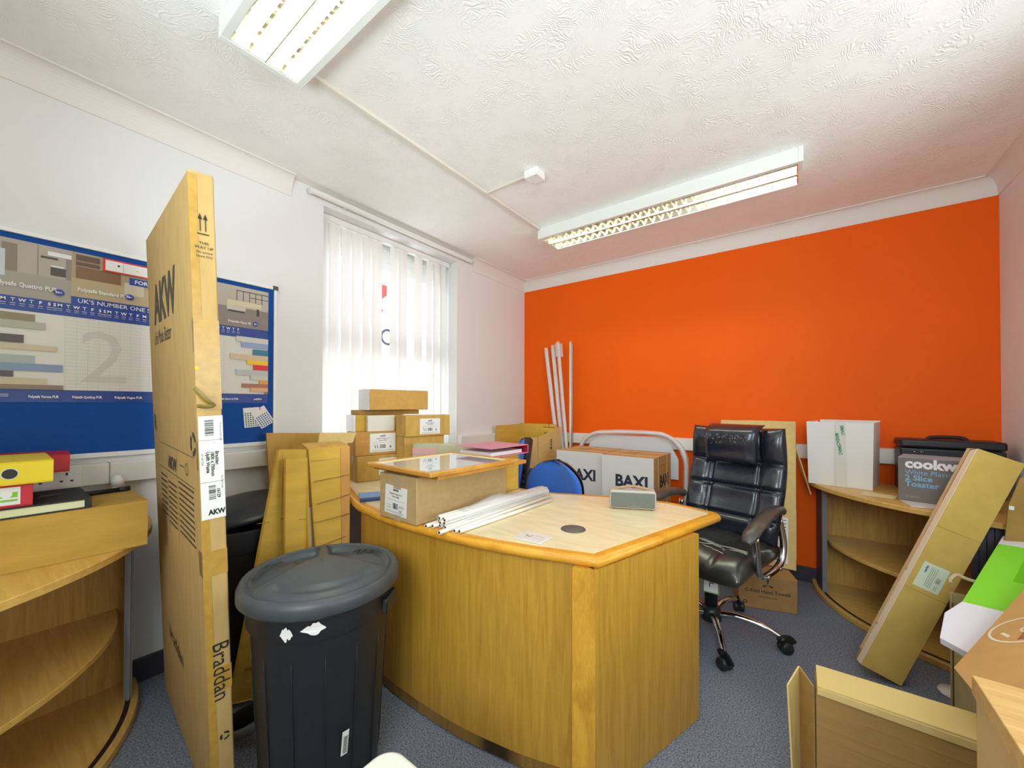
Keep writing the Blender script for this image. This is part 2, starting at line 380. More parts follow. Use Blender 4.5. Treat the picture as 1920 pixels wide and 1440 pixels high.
# window
wn = struct(link(bpy.data.objects.new('window_1', None)))
bm = bmesh.new(); fx0, fx1 = -0.22, -0.165
box(bm, fx0, fx1, WY0, WY0+0.06, WZ0, WZ1); box(bm, fx0, fx1, WY1-0.06, WY1, WZ0, WZ1); box(bm, fx0, fx1, WY0, WY1, 2.17, WZ1); box(bm, fx0, fx1, WY0, WY1, WZ0, WZ0+0.1)
box(bm, fx0, fx1+0.005, WY0, WY1, 1.452, 1.528)
for zz in (2.23, 2.30): box(bm, fx1, fx1+0.012, WY0+0.03, WY1-0.03, zz, zz+0.012)
obj('window_frame', bm, WHITE, wn)
obj('glass_pane', bx(-0.196, -0.192, WY0+0.06, WY1-0.06, WZ0+0.1, 2.17), GLASS, wn)
obj('window_sill', bx(-0.165, 0.03, WY0+0.001, WY1-0.001, WZ0, WZ0+0.022), WHITE, wn, bevel=0.004)
wn = struct(link(bpy.data.objects.new('added_window_2', None)))  # invented, out of view: opening added for the back fill lamps
bm = bmesh.new(); y0, y1 = DB-0.14, DB-0.08
for x0, x1, z0, z1 in ((1.2, 1.26, 0.85, 2.3), (2.94, 3.0, 0.85, 2.3), (1.2, 3.0, 0.85, 0.92), (1.2, 3.0, 2.23, 2.3), (2.07, 2.13, 0.85, 2.3)): box(bm, x0, x1, y0, y1, z0, z1)
obj('window_frame', bm, WHITE, wn); obj('glass_pane', bx(1.25, 2.95, DB-0.112, DB-0.108, 0.9, 2.25), GLASS, wn)
wn = struct(link(bpy.data.objects.new('added_window_3', None)))  # invented, out of view: opening added for the side fill lamp
bm = bmesh.new(); x0, x1 = W+0.08, W+0.13
for a, b_, c, d in ((SY0, SY0+0.06, SZ0, SZ1), (SY1-0.06, SY1, SZ0, SZ1), (SY0, SY1, SZ0, SZ0+0.06), (SY0, SY1, SZ1-0.06, SZ1), (-2.33, -2.27, SZ0, SZ1)): box(bm, x0, x1, a, b_, c, d)
obj('window_frame', bm, WHITE, wn); obj('glass_pane', bx(W+0.103, W+0.107, SY0+0.05, SY1-0.05, SZ0+0.05, SZ1-0.05), GLASS, wn)
# vertical blind
bl = thing('vertical_blind', 'white vertical slat blind hanging in the window recess', 'blind', (-0.1, -1.549, 2.37))
bm = bmesh.new(); box(bm, -0.02, 0.02, -0.555, 0.553, -0.035, 0); box(bm, 0.021, 0.023, -0.555, 0.553, -0.027, -0.022)
obj('headrail', bm, WHITE, bl)
for yc, a in ((-2.063, 14), (-1.985, 10), (-1.905, 13), (-1.828, 9), (-1.75, 13), (-1.676, 10), (-1.531, 8), (-1.455, 12), (-1.311, 8), (-1.195, 12), (-1.118, 9), (-1.045, 13)):
    z0 = 0.80; bm = bmesh.new()
    for k in range(6):   # slightly bowed slat
        pass
    P = [(-0.0445+0.0178*k, 0.004*math.cos((k-2.5)/2.5*PI/2)) for k in range(6)]
    a_ = [bm.verts.new((x, -y, -0.04)) for y, x in P]; b_ = [bm.verts.new((x, -y, z0-2.37)) for y, x in P]
    for k in range(5): bm.faces.new((a_[k], a_[k+1], b_[k+1], b_[k])).smooth = True
    o = obj('slat', bm, BLIND, bl, T(0.0, yc+1.549, 0) @ Rz(math.radians(a)))
    c = bmesh.new(); box(c, -0.004, 0.004, -0.009, 0.009, -0.045, -0.03); obj('slat_hook', c, WHITE, o)
# signboard on the building across the street
sg = thing('shop_sign', 'white shop signboard with red shapes and navy lettering seen between the blind slats', 'sign', (-6.05, 2.4, 3.2))
obj('sign_board', bx(-0.05, 0.0, -6.0, 5.0, -3.0, 2.2), mat('sign_white', 'F4F7FC', 0.5), sg)
bm = bmesh.new(); M = Matrix(((0, 0, 1, 0.004), (1, 0, 0, 0), (0, 1, 0, 0), (0, 0, 0, 1)))
b2 = bmesh.new(); poly(b2, [(-0.45, 0.95), (0.26, 0.97), (0.26, 0.735), (0.0, 0.5), (-0.45, 0.5)]); poly(b2, [(-0.35, 0.41), (0.055, 0.41), (0.162, 0.325), (0.055, 0.225), (-0.35, 0.225)])
obj('red_emblem', b2, mat('sign_red', 'E8330F', 0.5), sg, M)
b2 = bmesh.new(); ring(b2, 0.29, -0.32, 0.15, 0.205, 32); text_bm(b2, 'o', 0.6, T(0.56, -0.52), bold=0.01)
obj('lettering', b2, mat('sign_navy', '1F3F5F', 0.5), sg, M)
# curtain pole over the window
bm = tube(bmesh.new(), [(0.034, -2.215, 2.405), (0.036, -2.19, 2.412), (0.036, -0.87, 2.408), (0.036, -0.845, 2.398)], 0.017, 14)
box(bm, 0, 0.036, -2.0, -1.985, 2.395, 2.42); box(bm, 0, 0.036, -1.1, -1.085, 2.395, 2.42)
tag(obj('curtain_rail', bm, COVEM), 'long white round rail running along the wall above the window', 'curtain rail')
# dado trunking
struct(obj('trim_5', bx(0, 0.05, DB, -2.12, 0.865, 0.948), TRUNKM, bevel=0.004))
struct(obj('trim_6', bx(0, 0.05, -0.98, -0.05, 0.83, 0.926), TRUNKM, bevel=0.004))
struct(obj('trim_7', bx(0, W, -0.05, 0, 0.832, 0.925), TRUNKM, bevel=0.004))
sk = thing('wall_socket', 'white double power socket set in the trunking behind the ring binders', 'socket', (0.05, -3.15, 0.908))
obj('socket_plate', bx(0, 0.008, -0.075, 0.075, -0.042, 0.042), WHITE, sk, bevel=0.003)
bm = bmesh.new()
for yy in (-0.04, 0.036):
    box(bm, 0.0075, 0.0088, yy-0.003, yy+0.003, 0.008, 0.018)
    for s in (-1, 1): box(bm, 0.0075, 0.0088, yy+s*0.013-0.004, yy+s*0.013+0.004, -0.016, -0.01)
obj('pin_slots', bm, INK, sk)
obj('trunking_joint', bx(0.0, 0.0515, -3.002, -2.998, 0.865, 0.948), mat('joint_grey', '9A9890', 0.6), None); bpy.data.objects['trunking_joint']['kind'] = 'structure'; bpy.data.objects['trunking_joint'].name = 'trim_8'

# ------------------------------------------------------------------ ceiling fittings
def light_fitting(label, x0, x1, y0, y1):
    L_, Wd = x1-x0, y1-y0; t = thing('fluorescent_light', label, 'ceiling light', (x0, y0, H-0.075))
    hz = 0.075; bm = bmesh.new(); m = 0.022; my = 0.024
    # body: four sides, top and the rim round the louvre
    prof = [(0, 0.012), (0.012, 0), (Wd-0.012, 0), (Wd, 0.012), (Wd, hz), (0, hz)]
    box(bm, 0, m, 0, Wd, 0, hz); box(bm, L_-m, L_, 0, Wd, 0, hz); box(bm, m, L_-m, 0, my, 0, hz); box(bm, m, L_-m, Wd-my, Wd, 0, hz); box(bm, m, L_-m, my, Wd-my, hz-0.004, hz)
    obj('light_body', bm, mat('fitting_white', 'E4E7E2', 0.4), t, bevel=0.003)
    refl = mat('mirror_reflector', 'E6E2CC', 0.16, metal=1.0)
    bm = bmesh.new(); iw = Wd-2*my   # two parabolic troughs
    for s in (0, 1):
        ya = my+s*iw/2; A = []
        for k in range(13):
            u = k/12; yy = ya+u*iw/2; zz = 0.005+0.058*(1-(2*u-1)**4)
            A.append((bm.verts.new((m, yy, zz)), bm.verts.new((L_-m, yy, zz))))
        for (a, b_), (c, d) in zip(A, A[1:]): f = bm.faces.new((a, b_, d, c)); f.smooth = True
    obj('reflector', bm, refl, t)
    bm = bmesh.new(); n = int(L_/0.056)
    for i in range(1, n):
        xx = m+(L_-2*m)*i/n
        for s in (0, 1):
            ya = my+s*iw/2; yb = ya+iw/2
            prism([(xx-0.0005, ya+0.001, 0.006), (xx-0.0005, yb-0.001, 0.006), (xx-0.0005, yb-0.012, 0.026), (xx-0.0005, (ya+yb)/2, 0.020), (xx-0.0005, ya+0.012, 0.026)], (0.0015, 0, 0), bm)
    box(bm, m, L_-m, my+iw/2-0.002, my+iw/2+0.002, 0.003, 0.02)
    obj('louvre', bm, mat('louvre_metal', 'D8D4C0', 0.22, metal=0.9), t)
    for s in (0, 1): obj('fluorescent_tube', tube(bmesh.new(), [(m+0.01, my+iw*(0.25+0.5*s), 0.043), (L_-m-0.01, my+iw*(0.25+0.5*s), 0.043)], 0.008, 10), mat('lamp_glass', 'F2FFEE', 0.4, emis=24), t)
    for q in (m, L_-m-0.004): obj('end_reflector', bx(q, q+0.004, my, Wd-my, 0.004, 0.04), refl, t)
    return t
light_fitting('white twin tube ceiling light with mirror louvre over the dustbin, furthest from the orange wall', 0.76, 2.285, -2.86, -2.60)
light_fitting('long white ceiling light with mirror louvre near the orange wall', 0.775, 2.30, -0.957, -0.69)
bm = bmesh.new(); box(bm, 0.777, 0.797, -2.6, -0.957, H-0.016, H); o = obj('cable_trunking', bm, mat('conduit_white', 'DDD6CA', 0.45), bevel=0.002)
tag(o, 'straight white cable trunking on the ceiling linking the two lights', 'cable trunking')
bm = bmesh.new(); box(bm, 0.797, 1.085, -1.552, -1.534, H-0.014, H); o = obj('cable_trunking', bm, MC['conduit_white'], bevel=0.002)
tag(o, 'short white cable trunking branching across the ceiling to the small box', 'cable trunking')
t = thing('detector_box', 'small white square box screwed to the ceiling at the end of the branch trunking', 'ceiling sensor', (1.128, -1.543, H))
obj('housing', bx(-0.042, 0.042, -0.042, 0.042, -0.042, 0), WHITE, t, bevel=0.004)
bm = bmesh.new(); disc(bm, 0.024, -0.024, 0.003, 8, -0.0425); disc(bm, -0.024, 0.024, 0.003, 8, -0.0425); obj('screws', bm, INKG, t)
# ------------------------------------------------------------------ pinboard, planner
pb = thing('pinboard', 'large blue felt pinboard with white frame on the left wall', 'notice board', (0, -2.374, 0))
obj('felt', bx(0.002, 0.014, -1.29, -0.012, 0.985, 1.80), mat('blue_felt', '0B4C9C', 0.95, noise=0.12, scale=200), pb)
bm = bmesh.new(); box(bm, 0, 0.022, -1.30, 0, 1.797, 1.814); box(bm, 0, 0.022, -1.30, 0, 0.971, 0.99); box(bm, 0, 0.022, -0.014, 0, 0.971, 1.814); box(bm, 0, 0.022, -1.30, -1.286, 0.971, 1.814)
obj('board_frame', bm, WHITE, pb, bevel=0.002)
bm = bmesh.new(); box(bm, 0, 0.026, -0.02, 0.004, 1.797, 1.817); obj('corner_cap', bm, mat('cap_grey', '4A4A48', 0.5), pb)
WP = Matrix(((0, 0, 1, 0.0145), (1, 0, 0, 0), (0, 1, 0, 0), (0, 0, 0, 1)))   # paper plane: x = world y, y = world z
pl = thing('wall_planner', 'wide year planner poster with flooring photos and coloured bars pinned on the blue board', 'poster', (0, 0, 0))
yl, yr = -3.64, -2.415
obj('poster_sheet', bx(yl, yr, 1.191, 1.776, 0, 0.0008), mat('planner_paper', 'DCD9CF', 0.45), pl, WP)
cm = {}
def pm(c):
    if c not in cm: cm[c] = mat('print_'+c, c, 0.45)
    return cm[c]
lay = []
def R(y0, y1, z0, z1, c): lay.append((y0, y1, z0, z1, c))
R(yl, yr, 1.191, 1.238, '1E3F8E'); R(yl, yr, 1.522, 1.572, '1E3F92'); R(-3.106, -2.79, 1.572, 1.602, '1E3F92')
# left photo (bathroom), middle (bar), right (kitchen)
R(-3.4, -3.106, 1.572, 1.776, 'A39B90'); R(-3.4, -3.106, 1.66, 1.776, 'B0A598'); R(-3.27, -3.235, 1.66, 1.76, '8A7C6C'); R(-3.165, -3.106, 1.742, 1.757, 'E6E8EA')
R(-3.182, -3.14, 1.728, 1.736, '4A4038'); R(-3.158, -3.12, 1.668, 1.70, '4A403A'); R(-3.158, -3.125, 1.70, 1.707, 'D8D8D4'); R(-3.19, -3.187, 1.66, 1.77, '8C8478'); R(-3.12, -3.106, 1.66, 1.74, '8E8078'); R(-3.29, -3.262, 1.64, 1.735, 'C8CDD2')
R(-3.106, -2.79, 1.602, 1.776, 'B5A27E'); R(-3.106, -2.79, 1.675, 1.776, 'A89678'); R(-3.095, -3.03, 1.725, 1.768, '5C4638'); R(-3.095, -3.03, 1.74, 1.745, 'A87858'); R(-3.095, -2.97, 1.675, 1.722, '7C5A3C'); R(-2.96, -2.90, 1.64, 1.69, 'C9C0A8'); R(-2.945, -2.80, 1.685, 1.715, '1E4496')
R(-2.79, yr, 1.572, 1.776, '8C8078'); R(-2.79, yr, 1.67, 1.776, 'BDB2A4'); R(-2.60, -2.52, 1.655, 1.69, 'D0C8BC'); R(-2.595, -2.525, 1.645, 1.652, '3A3432'); R(-2.47, -2.458, 1.64, 1.70, '3C3A40'); R(-2.468, -2.46, 1.69, 1.705, 'A04038')
for k in range(5): R(-2.56+0.028*k, -2.557+0.028*k, 1.705, 1.755, '4A4644')
R(-2.56, yr, 1.753, 1.757, '4A4644'); R(-2.50, yr, 1.728, 1.731, '4A4644'); R(-2.60, -2.45, 1.676, 1.703, 'D8CFA8')
left = [(1.512, 1.482, -3.193, '8C7E64'), (1.485, 1.459, -3.168, 'B4AE9C'), (1.434, 1.405, -3.218, '564C48'), (1.401, 1.381, -3.14, 'C9BC9A'), (1.361, 1.328, -3.192, 'A5AFAC'), (1.332, 1.305, -3.125, '7F93AE'), (1.303, 1.282, -3.24, '5A4C48'), (1.279, 1.253, -3.163, 'C6BC98'), (1.255, 1.238, -3.123, '8B7760')]
for z1, z0, ye, c in left: R(yl, ye, z0, z1, c)
right = [(1.527, 1.50, -2.56, 'D2D0C6'), (1.50, 1.474, -2.538, '93A5CF'), (1.467, 1.437, -2.486, '2F7C96'), (1.437, 1.41, -2.585, 'D9BE9A'), (1.41, 1.388, -2.512, 'F2C80A'), (1.388, 1.36, -2.483, 'DE2524'), (1.36, 1.333, -2.56, 'BDBFBE'), (1.333, 1.31, -2.497, 'C9CDBB'), (1.31, 1.29, -2.455, 'E3A336'), (1.29, 1.27, -2.534, 'AE6E58'), (1.27, 1.25, -2.496, 'E2AE7C'), (1.25, 1.238, -2.43, '8A705C')]
for z1, z0, ys, c in right: R(ys, yr, z0, z1, c)
cols = sorted(set(l[4] for l in lay)); bm = bmesh.new()
for i, (a, b_, c, d, k) in enumerate(lay): flat(bm, a, b_, c, d, 0.00012*(i+1)+0.0009, cols.index(k))
obj('coloured_panels', bm, [pm(c) for c in cols], pl, WP)
bm = bmesh.new()
z = 1.518
while z > 1.24: flat(bm, -3.12, -2.6, z, z+0.0007, 0, 0); z -= 0.0135
y = -3.12
while y < -2.6: flat(bm, y, y+0.0006, 1.24, 1.52, 0, 0); y += 0.03
text_bm(bm, '2', 0.30, T(-3.09, 1.27), mi=2); text_bm(bm, '5', 0.30, T(-2.80, 1.27), mi=2)
obj('planner_grid', bm, [pm('B9B6AC'), pm('C4C0B8'), pm('CFCBC3')], pl, WP @ T(0, 0, 0.0012))
bm = bmesh.new()
y = -3.265; i = 0
for d in 'MTWTFSSMTWTFSSMTWTF'*2:
    if y > -2.43: break
    text_bm(bm, d, 0.016, T(y, 1.553), 'CENTER', 0.0004); flat(bm, y-0.006, y+0.006, 1.545, 1.5465); flat(bm, y-0.006, y+0.006, 1.538, 1.539)
    y += 0.021 if d != 'S' else 0.013
obj('weekday_header', bm, pm('F2F2F2'), pl, WP @ T(0, 0, 0.0072))
bm = bmesh.new(); text_bm(bm, "UK'S NUMBER ONE SAFETY FLOOR", 0.023, T(-3.09, 1.579), squash=0.98); obj('heading', bm, pm('F2F2F2'), pl, WP @ T(0, 0, 0.0072)); bm = bmesh.new()
bm.free()
for s_, sz, y, z, q in (('Polysafe Quattro PUR', 0.022, -3.29, 1.607, 0.75), ('Polysafe Standard PUR', 0.02, -3.09, 1.625, 0.8), ('FOR', 0.022, -2.93, 1.692, 1), ('Polysafe Apex SS', 0.016, -2.595, 1.592, 0.9), ('Polysafe Verona PUR', 0.0135, -3.206, 1.207, 0.62), ('Polysafe QuickLay PUR', 0.0135, -3.10, 1.207, 0.62), ('Polysafe Vogue PUR', 0.0135, -2.985, 1.207, 0.75), ('Polysafe Stone fx PUR', 0.0135, -2.64, 1.207, 0.75), ('polyflor', 0.013, -2.48, 1.208, 0.9)):
    bm = bmesh.new(); text_bm(bm, s_, sz, T(y, z), bold=0.0003, squash=q); obj('caption', bm, pm('F2F2F2'), pl, WP @ T(0, 0, 0.0072))
bm = bmesh.new(); flat(bm, -3.29, -3.25, 1.218, 1.2195); flat(bm, -3.29, -3.25, 1.212, 1.2135); obj('small_print', bm, pm('F2F2F2'), pl, WP @ T(0, 0, 0.0072))
bm = bmesh.new()
bm.free()
for yy, zz, s in ((-3.137, 1.607, '50+'), (-2.945, 1.632, '30+'), (-2.475, 1.598, '35+')):
    bm = bmesh.new(); disc(bm, yy, zz, 0.014 if yy < -2.6 else 0.012, 20, 0, 0, ry=0.012); text_bm(bm, s, 0.011, T(yy, zz-0.004, 0.0005), 'CENTER', 0.0002, 1)
    obj('round_badge', bm, [pm('1E3F92'), pm('F2F2F2')], pl, WP @ T(0, 0, 0.0072))
# red edged paper strip pinned over the top edge
t = thing('paper_strip', 'white paper strip with red border pinned over the top edge of the planner', 'paper', (0, 0, 0))
obj('strip', bx(-3.023, -2.80, 1.722, 1.774, 0, 0.0008), pm('D8201C'), t, WP @ T(0, 0, 0.009)); obj('white_field', bx(-3.016, -2.81, 1.727, 1.768, 0, 0.0008), PAPER, t, WP @ T(0, 0, 0.0097))
bm = bmesh.new(); disc(bm, -2.978, 1.752, 0.004, 10); disc(bm, -2.922, 1.745, 0.003, 10, 0, 1); flat(bm, -2.965, -2.964, 1.727, 1.768, 0, 2); obj('marks', bm, [INK, pm('E8C020'), INKG], t, WP @ T(0, 0, 0.011))
# dot sticker sheets
for (yc, zc, a, c, lab) in ((-2.487, 1.118, 0.08, '2E6B4A', 'sheet of green dot stickers pinned low on the blue board, behind the other'), (-2.437, 1.118, 0.55, '27489C', 'tilted sheet of blue dot stickers pinned at the board corner')):
    t = thing('sticker_sheet', lab, 'stickers', (0, 0, 0)); top = a > 0.3; M = T(0.0, 0, 0) @ WP @ T(yc, zc, 0.004 if top else 0.0015) @ Rz(a)
    bm = bx(-0.036, 0.036, -0.05, 0.05, 0, 0.0006); obj('sheet', bm, PAPER, t, M, bevel=0)
    bm = bmesh.new()
    for i in range(6):
        for j in range(6 if top else 7): disc(bm, -0.027+0.0108*i, -0.042+0.0105*j, 0.0037, 10)
    if top: disc(bm, 0.01, 0.044, 0.004, 10, 0.0004, 1)
    obj('dots', bm, [pm(c), pm('D8502A')], t, M @ T(0, 0, 0.001))

# ------------------------------------------------------------------ curved tambour cabinets (quarter round, one in each corner)
def quadrant(bm, R_, z0, z1, r_in=0, n=40, mi=0, x0=0.0, y0=0.0):
    """quarter disc with centre at the origin, spanning -x and -y"""
    def ring_(r, z): return [bm.verts.new((-r*math.cos(k/n*PI/2), -r*math.sin(k/n*PI/2), z)) for k in range(n+1)]
    if r_in == 0:
        pts = [(0, 0)] + [(-R_*math.cos(k/n*PI/2), -R_*math.sin(k/n*PI/2)) for k in range(n+1)]
        prism([(x, y, z0) for x, y in pts], (0, 0, z1-z0), bm, mi)
    else:
        pts = [(-R_*math.cos(k/n*PI/2), -R_*math.sin(k/n*PI/2)) for k in range(n+1)]
        pin = [(-r_in*math.cos(k/n*PI/2), -r_in*math.sin(k/n*PI/2)) for k in range(n, -1, -1)]
        # strip of quads
        for k in range(n):
            q = [pts[k], pts[k+1], pin[n-k-1], pin[n-k]]
            prism([(x, y, z0) for x, y in q], (0, 0, z1-z0), bm, mi)
    return bm
def corner_cabinet(label, loc, rz, tamb):
    """local frame: room corner at the origin, cabinet spans -x and -y; tamb = (angle from, angle to) of each closed shutter part"""
    t = thing('corner_cabinet', label, 'cabinet', loc, rz)
    obj('base', quadrant(bmesh.new(), 0.825, 0.0, 0.032), BEECHH, t, bevel=0.004)
    bm = quadrant(bmesh.new(), 0.803, 0.032, 0.0335, 0.788); obj('track_groove', bm, mat('groove_dark', '2A1A12', 0.7), t)
    obj('shelf', quadrant(bmesh.new(), 0.765, 0.325, 0.345), BEECHH, t, bevel=0.002)
    obj('cabinet_top', quadrant(bmesh.new(), 0.86, 0.682, 0.707), BEECHH, t, bevel=0.003)
    # back panels: a diagonal board behind the shelves as the photo shows, plus the two wall sides
    bm = bmesh.new(); box(bm, -0.80, -0.001, -0.018, -0.001, 0.032, 0.682); box(bm, -0.018, -0.001, -0.80, -0.001, 0.032, 0.682); obj('back_panel', bm, BEECH, t)
    for a0, a1 in tamb:
        bm = bmesh.new(); n = max(2, int((a1-a0)/0.026))
        for k in range(n):
            a = a0+(a1-a0)*k/n; b_ = a0+(a1-a0)*(k+0.86)/n
            prism([(-r*math.cos(q), -r*math.sin(q), 0.034) for r, q in ((0.80, a), (0.80, b_), (0.792, b_), (0.792, a))], (0, 0, 0.646), bm)
        prism([(-r*math.cos(q), -r*math.sin(q), 0.034) for r, q in ((0.793, a0), (0.793, a1), (0.789, a1), (0.789, a0))], (0, 0, 0.646), bm)
        obj('tambour_door', bm, DGREY, t)
    return t
def cab_post(t, a, flip=1):
    bm = bmesh.new(); M = Matrix.Rotation(a, 4, 'Z')
    box(bm, -0.806, -0.782, -0.012, 0.004, 0.033, 0.68, 0, M); box(bm, -0.80, -0.79, 0.004, 0.016, 0.033, 0.68, 0, M)
    o = obj('door_edge', bm, mat('door_edge_grey', '8E929C', 0.4, metal=0.3), t)
    bm = bmesh.new()
    for z in (0.30, 0.36): box(bm, -0.8065, -0.806, -0.008, -0.004, z, z+0.02, 0, M)
    obj('latch', bm, INK, o); return o
c1 = corner_cabinet('curved beech corner cabinet with half open dark shutter against the orange wall', (W, 0, 0), 0, [(0.0, 0.235), (1.20, 1.55)])
cab_post(c1, 0.255)
c2 = corner_cabinet('curved beech corner cabinet with open shelves under the ring binders', (0.0, DB, 0), PI, [(1.40, 1.55)])
cab_post(c2, 1.37)
# ------------------------------------------------------------------ reception desk
dk = thing('office_desk', 'large light oak desk with bowed front and rounded edge in the middle of the room', 'desk', (0, 0, 0))
front = smoothpts([(0.03, -2.045, 0), (0.27, -2.141, 0), (0.61, -2.276, 0), (0.77, -2.311, 0), (0.88, -2.327, 0), (1.04, -2.334, 0), (1.183, -2.332, 0), (1.33, -2.322, 0), (1.535, -2.288, 0), (1.666, -2.252, 0), (1.80, -2.214, 0)], 4)
side = [Vector((2.014, -1.476, 0))]
back = smoothpts([(2.0, -1.44, 0), (1.80, -1.377, 0), (1.60, -1.40, 0), (1.38, -1.473, 0), (1.22, -1.535, 0), (1.05, -1.545, 0), (0.8, -1.50, 0), (0.5, -1.42, 0), (0.03, -1.38, 0)], 3)
out = front + side + back
def inset(P, d):
    n = len(P); R_ = []
    for i in range(n):
        a = (P[i]-P[i-1]); b_ = (P[(i+1) % n]-P[i])
        na = Vector((-a.y, a.x, 0)).normalized() if a.length > 1e-6 else Vector(); nb_ = Vector((-b_.y, b_.x, 0)).normalized() if b_.length > 1e-6 else na
        m_ = (na+nb_); m_.normalize(); k = d/max(0.5, m_.dot(nb_)); R_.append(P[i]+m_*k)
    return R_
def loft(bm, rows, close=True, mi=0):
    V = [[bm.verts.new(p) for p in r] for r in rows]; n = len(rows[0])
    for A, B in zip(V, V[1:]):
        for i in range(n if close else n-1):
            f = bm.faces.new((A[i], A[(i+1) % n], B[(i+1) % n], B[i])); f.smooth = True; f.material_index = mi
    return V
bm = bmesh.new(); rows = []
rows.append([p+Vector((0, 0, 0.728)) for p in inset(out, 0.045)])
for k in range(9):
    a = PI/2-k/8*PI; d = 0.016*(1-math.cos(a)); rows.append([p+Vector((0, 0, 0.7135+0.0165*math.sin(a))) for p in inset(out, d)])
rows.append([p+Vector((0, 0, 0.697)) for p in inset(out, 0.045)])
V = loft(bm, rows)
o = obj('edge_moulding', bm, DESKE, dk); o.data.set_sharp_from_angle(angle=1.2)
ins = inset(out, 0.044)
bm = prism([p+Vector((0, 0, 0.699)) for p in ins], (0, 0, 0.0305)); obj('desk_top', bm, DESKT, dk)
# bowed modesty panel and plinth
fp = [p for p in inset(out, 0.032)[:len(front)] if 0.60 < p.x < 1.74]
def wallstrip(P, z0, z1, th, m, nm, d0=0):
    n = len(P); Q = []
    for i in range(n):
        a = P[max(i-1, 0)]; b_ = P[min(i+1, n-1)]; t_ = (b_-a).normalized(); Q.append(Vector((-t_.y, t_.x, 0)))
    bm = bmesh.new(); F = [P[i]+Q[i]*d0 for i in range(n)]; Bk = [P[i]+Q[i]*(d0+th) for i in range(n)]
    for i in range(n-1):
        prism([F[i]+Vector((0, 0, z0)), F[i+1]+Vector((0, 0, z0)), Bk[i+1]+Vector((0, 0, z0)), Bk[i]+Vector((0, 0, z0))], (0, 0, z1-z0), bm)
    bmesh.ops.remove_doubles(bm, verts=bm.verts, dist=1e-5)
    return obj(nm, bm, m, dk, smooth=True)
wallstrip(fp, 0.05, 0.698, 0.02, DESKP, 'front_panel', 0.0)
wallstrip(fp, 0.008, 0.05, 0.018, wood('desk_plinth', '9A7434', '7A5A28', (10, 10, 0.8)), 'plinth', 0.002)
bm = prism([(1.789, -2.222, 0.004), (1.968, -1.686, 0.004), (1.944, -1.678, 0.004), (1.765, -2.214, 0.004)], (0, 0, 0.694)); obj('side_panel', bm, DESKP, dk)
bm = prism([(1.727, -2.249, 0.004), (1.789, -2.2225, 0.004), (1.765, -2.2, 0.004), (1.725, -2.225, 0.004)], (0, 0, 0.694)); obj('corner_post', bm, wood('desk_solid', 'DCA83A', 'BC8628', (7, 7, 1.6)), dk)
bm = bmesh.new(); box(bm, 0.06, 0.08, -1.72, -1.45, 0.004, 0.698); obj('leg_panel', bm, DESKP, dk)
bm = lathe(bmesh.new(), [(0, 0.7335), (0.034, 0.7335), (0.0365, 0.7325), (0.037, 0.7296), (0.04, 0.7296), (0.0405, 0.732), (0.044, 0.732), (0.046, 0.7296)], (1.607, -2.012), 36)
obj('cable_grommet', bm, mat('grommet_grey', '5C5854', 0.5), dk)
TOP = 0.7303
# brown paper card with butterfly mark
def on(px, py, pz=TOP): return (px, py, pz)
t = thing('greeting_card', 'small white printed card lying flat near the front edge of the desk', 'card', (1.490, -2.222, TOP), -0.0)
M = Rz(0.02); obj('card', bx(0, 0.105, 0, 0.082, 0, 0.004), mat('card_white', 'DDDAD4', 0.35), t, M, bevel=0.0008)
bm = bmesh.new()
for s in (-1, 1): poly(bm, [(0.035, 0.04), (0.035+s*0.014, 0.055), (0.035+s*0.012, 0.04)]); poly(bm, [(0.035, 0.038), (0.035+s*0.009, 0.036), (0.035+s*0.006, 0.026)])
text_bm(bm, 'SUPER', 0.013, T(0.055, 0.048), mi=1); text_bm(bm, 'LOFT CO', 0.01, T(0.055, 0.03), mi=1)
obj('printing', bm, [mat('gold_ink', 'A88878', 0.5), mat('pink_ink', 'C8A49A', 0.5)], t, M @ T(0, 0, 0.0042))
# small bluetooth speaker
t = thing('speaker', 'small grey fabric radio speaker with tan strap on the desk', 'speaker', (1.606, -1.667, TOP), 0.43)
L_ = 0.196
obj('casing', bx(0, L_, 0, 0.058, 0.002, 0.082), mat('speaker_silver', 'B4AFA6', 0.35), t, bevel=0.012, seg=4)
obj('grille', bx(0.006, L_-0.006, -0.003, 0.02, 0.009, 0.075), mat('grille_grey', '6E726C', 0.85, noise=0.2, scale=400), t, bevel=0.007, seg=3)
obj('strap', tube(bmesh.new(), smoothpts([(0.0, 0.03, 0.078), (0.03, 0.03, 0.085), (L_/2, 0.03, 0.097), (L_-0.03, 0.03, 0.086), (L_-0.004, 0.03, 0.078)], 5), (0.002, 0.006), 8), mat('tan_leather', 'A98B66', 0.6), t)
bm = bmesh.new(); text_bm(bm, 'soundwave', 0.012, Matrix(((1, 0, 0, L_*0.38), (0, 0, -1, -0.0034), (0, 1, 0, 0.014), (0, 0, 0, 1)))); obj('lettering', bm, INKG, t)
bm = bmesh.new()
for x in (0.02, L_-0.02): box(bm, x-0.008, x+0.008, 0.012, 0.046, 0, 0.003)
obj('foot', bm, BLACKR, t)
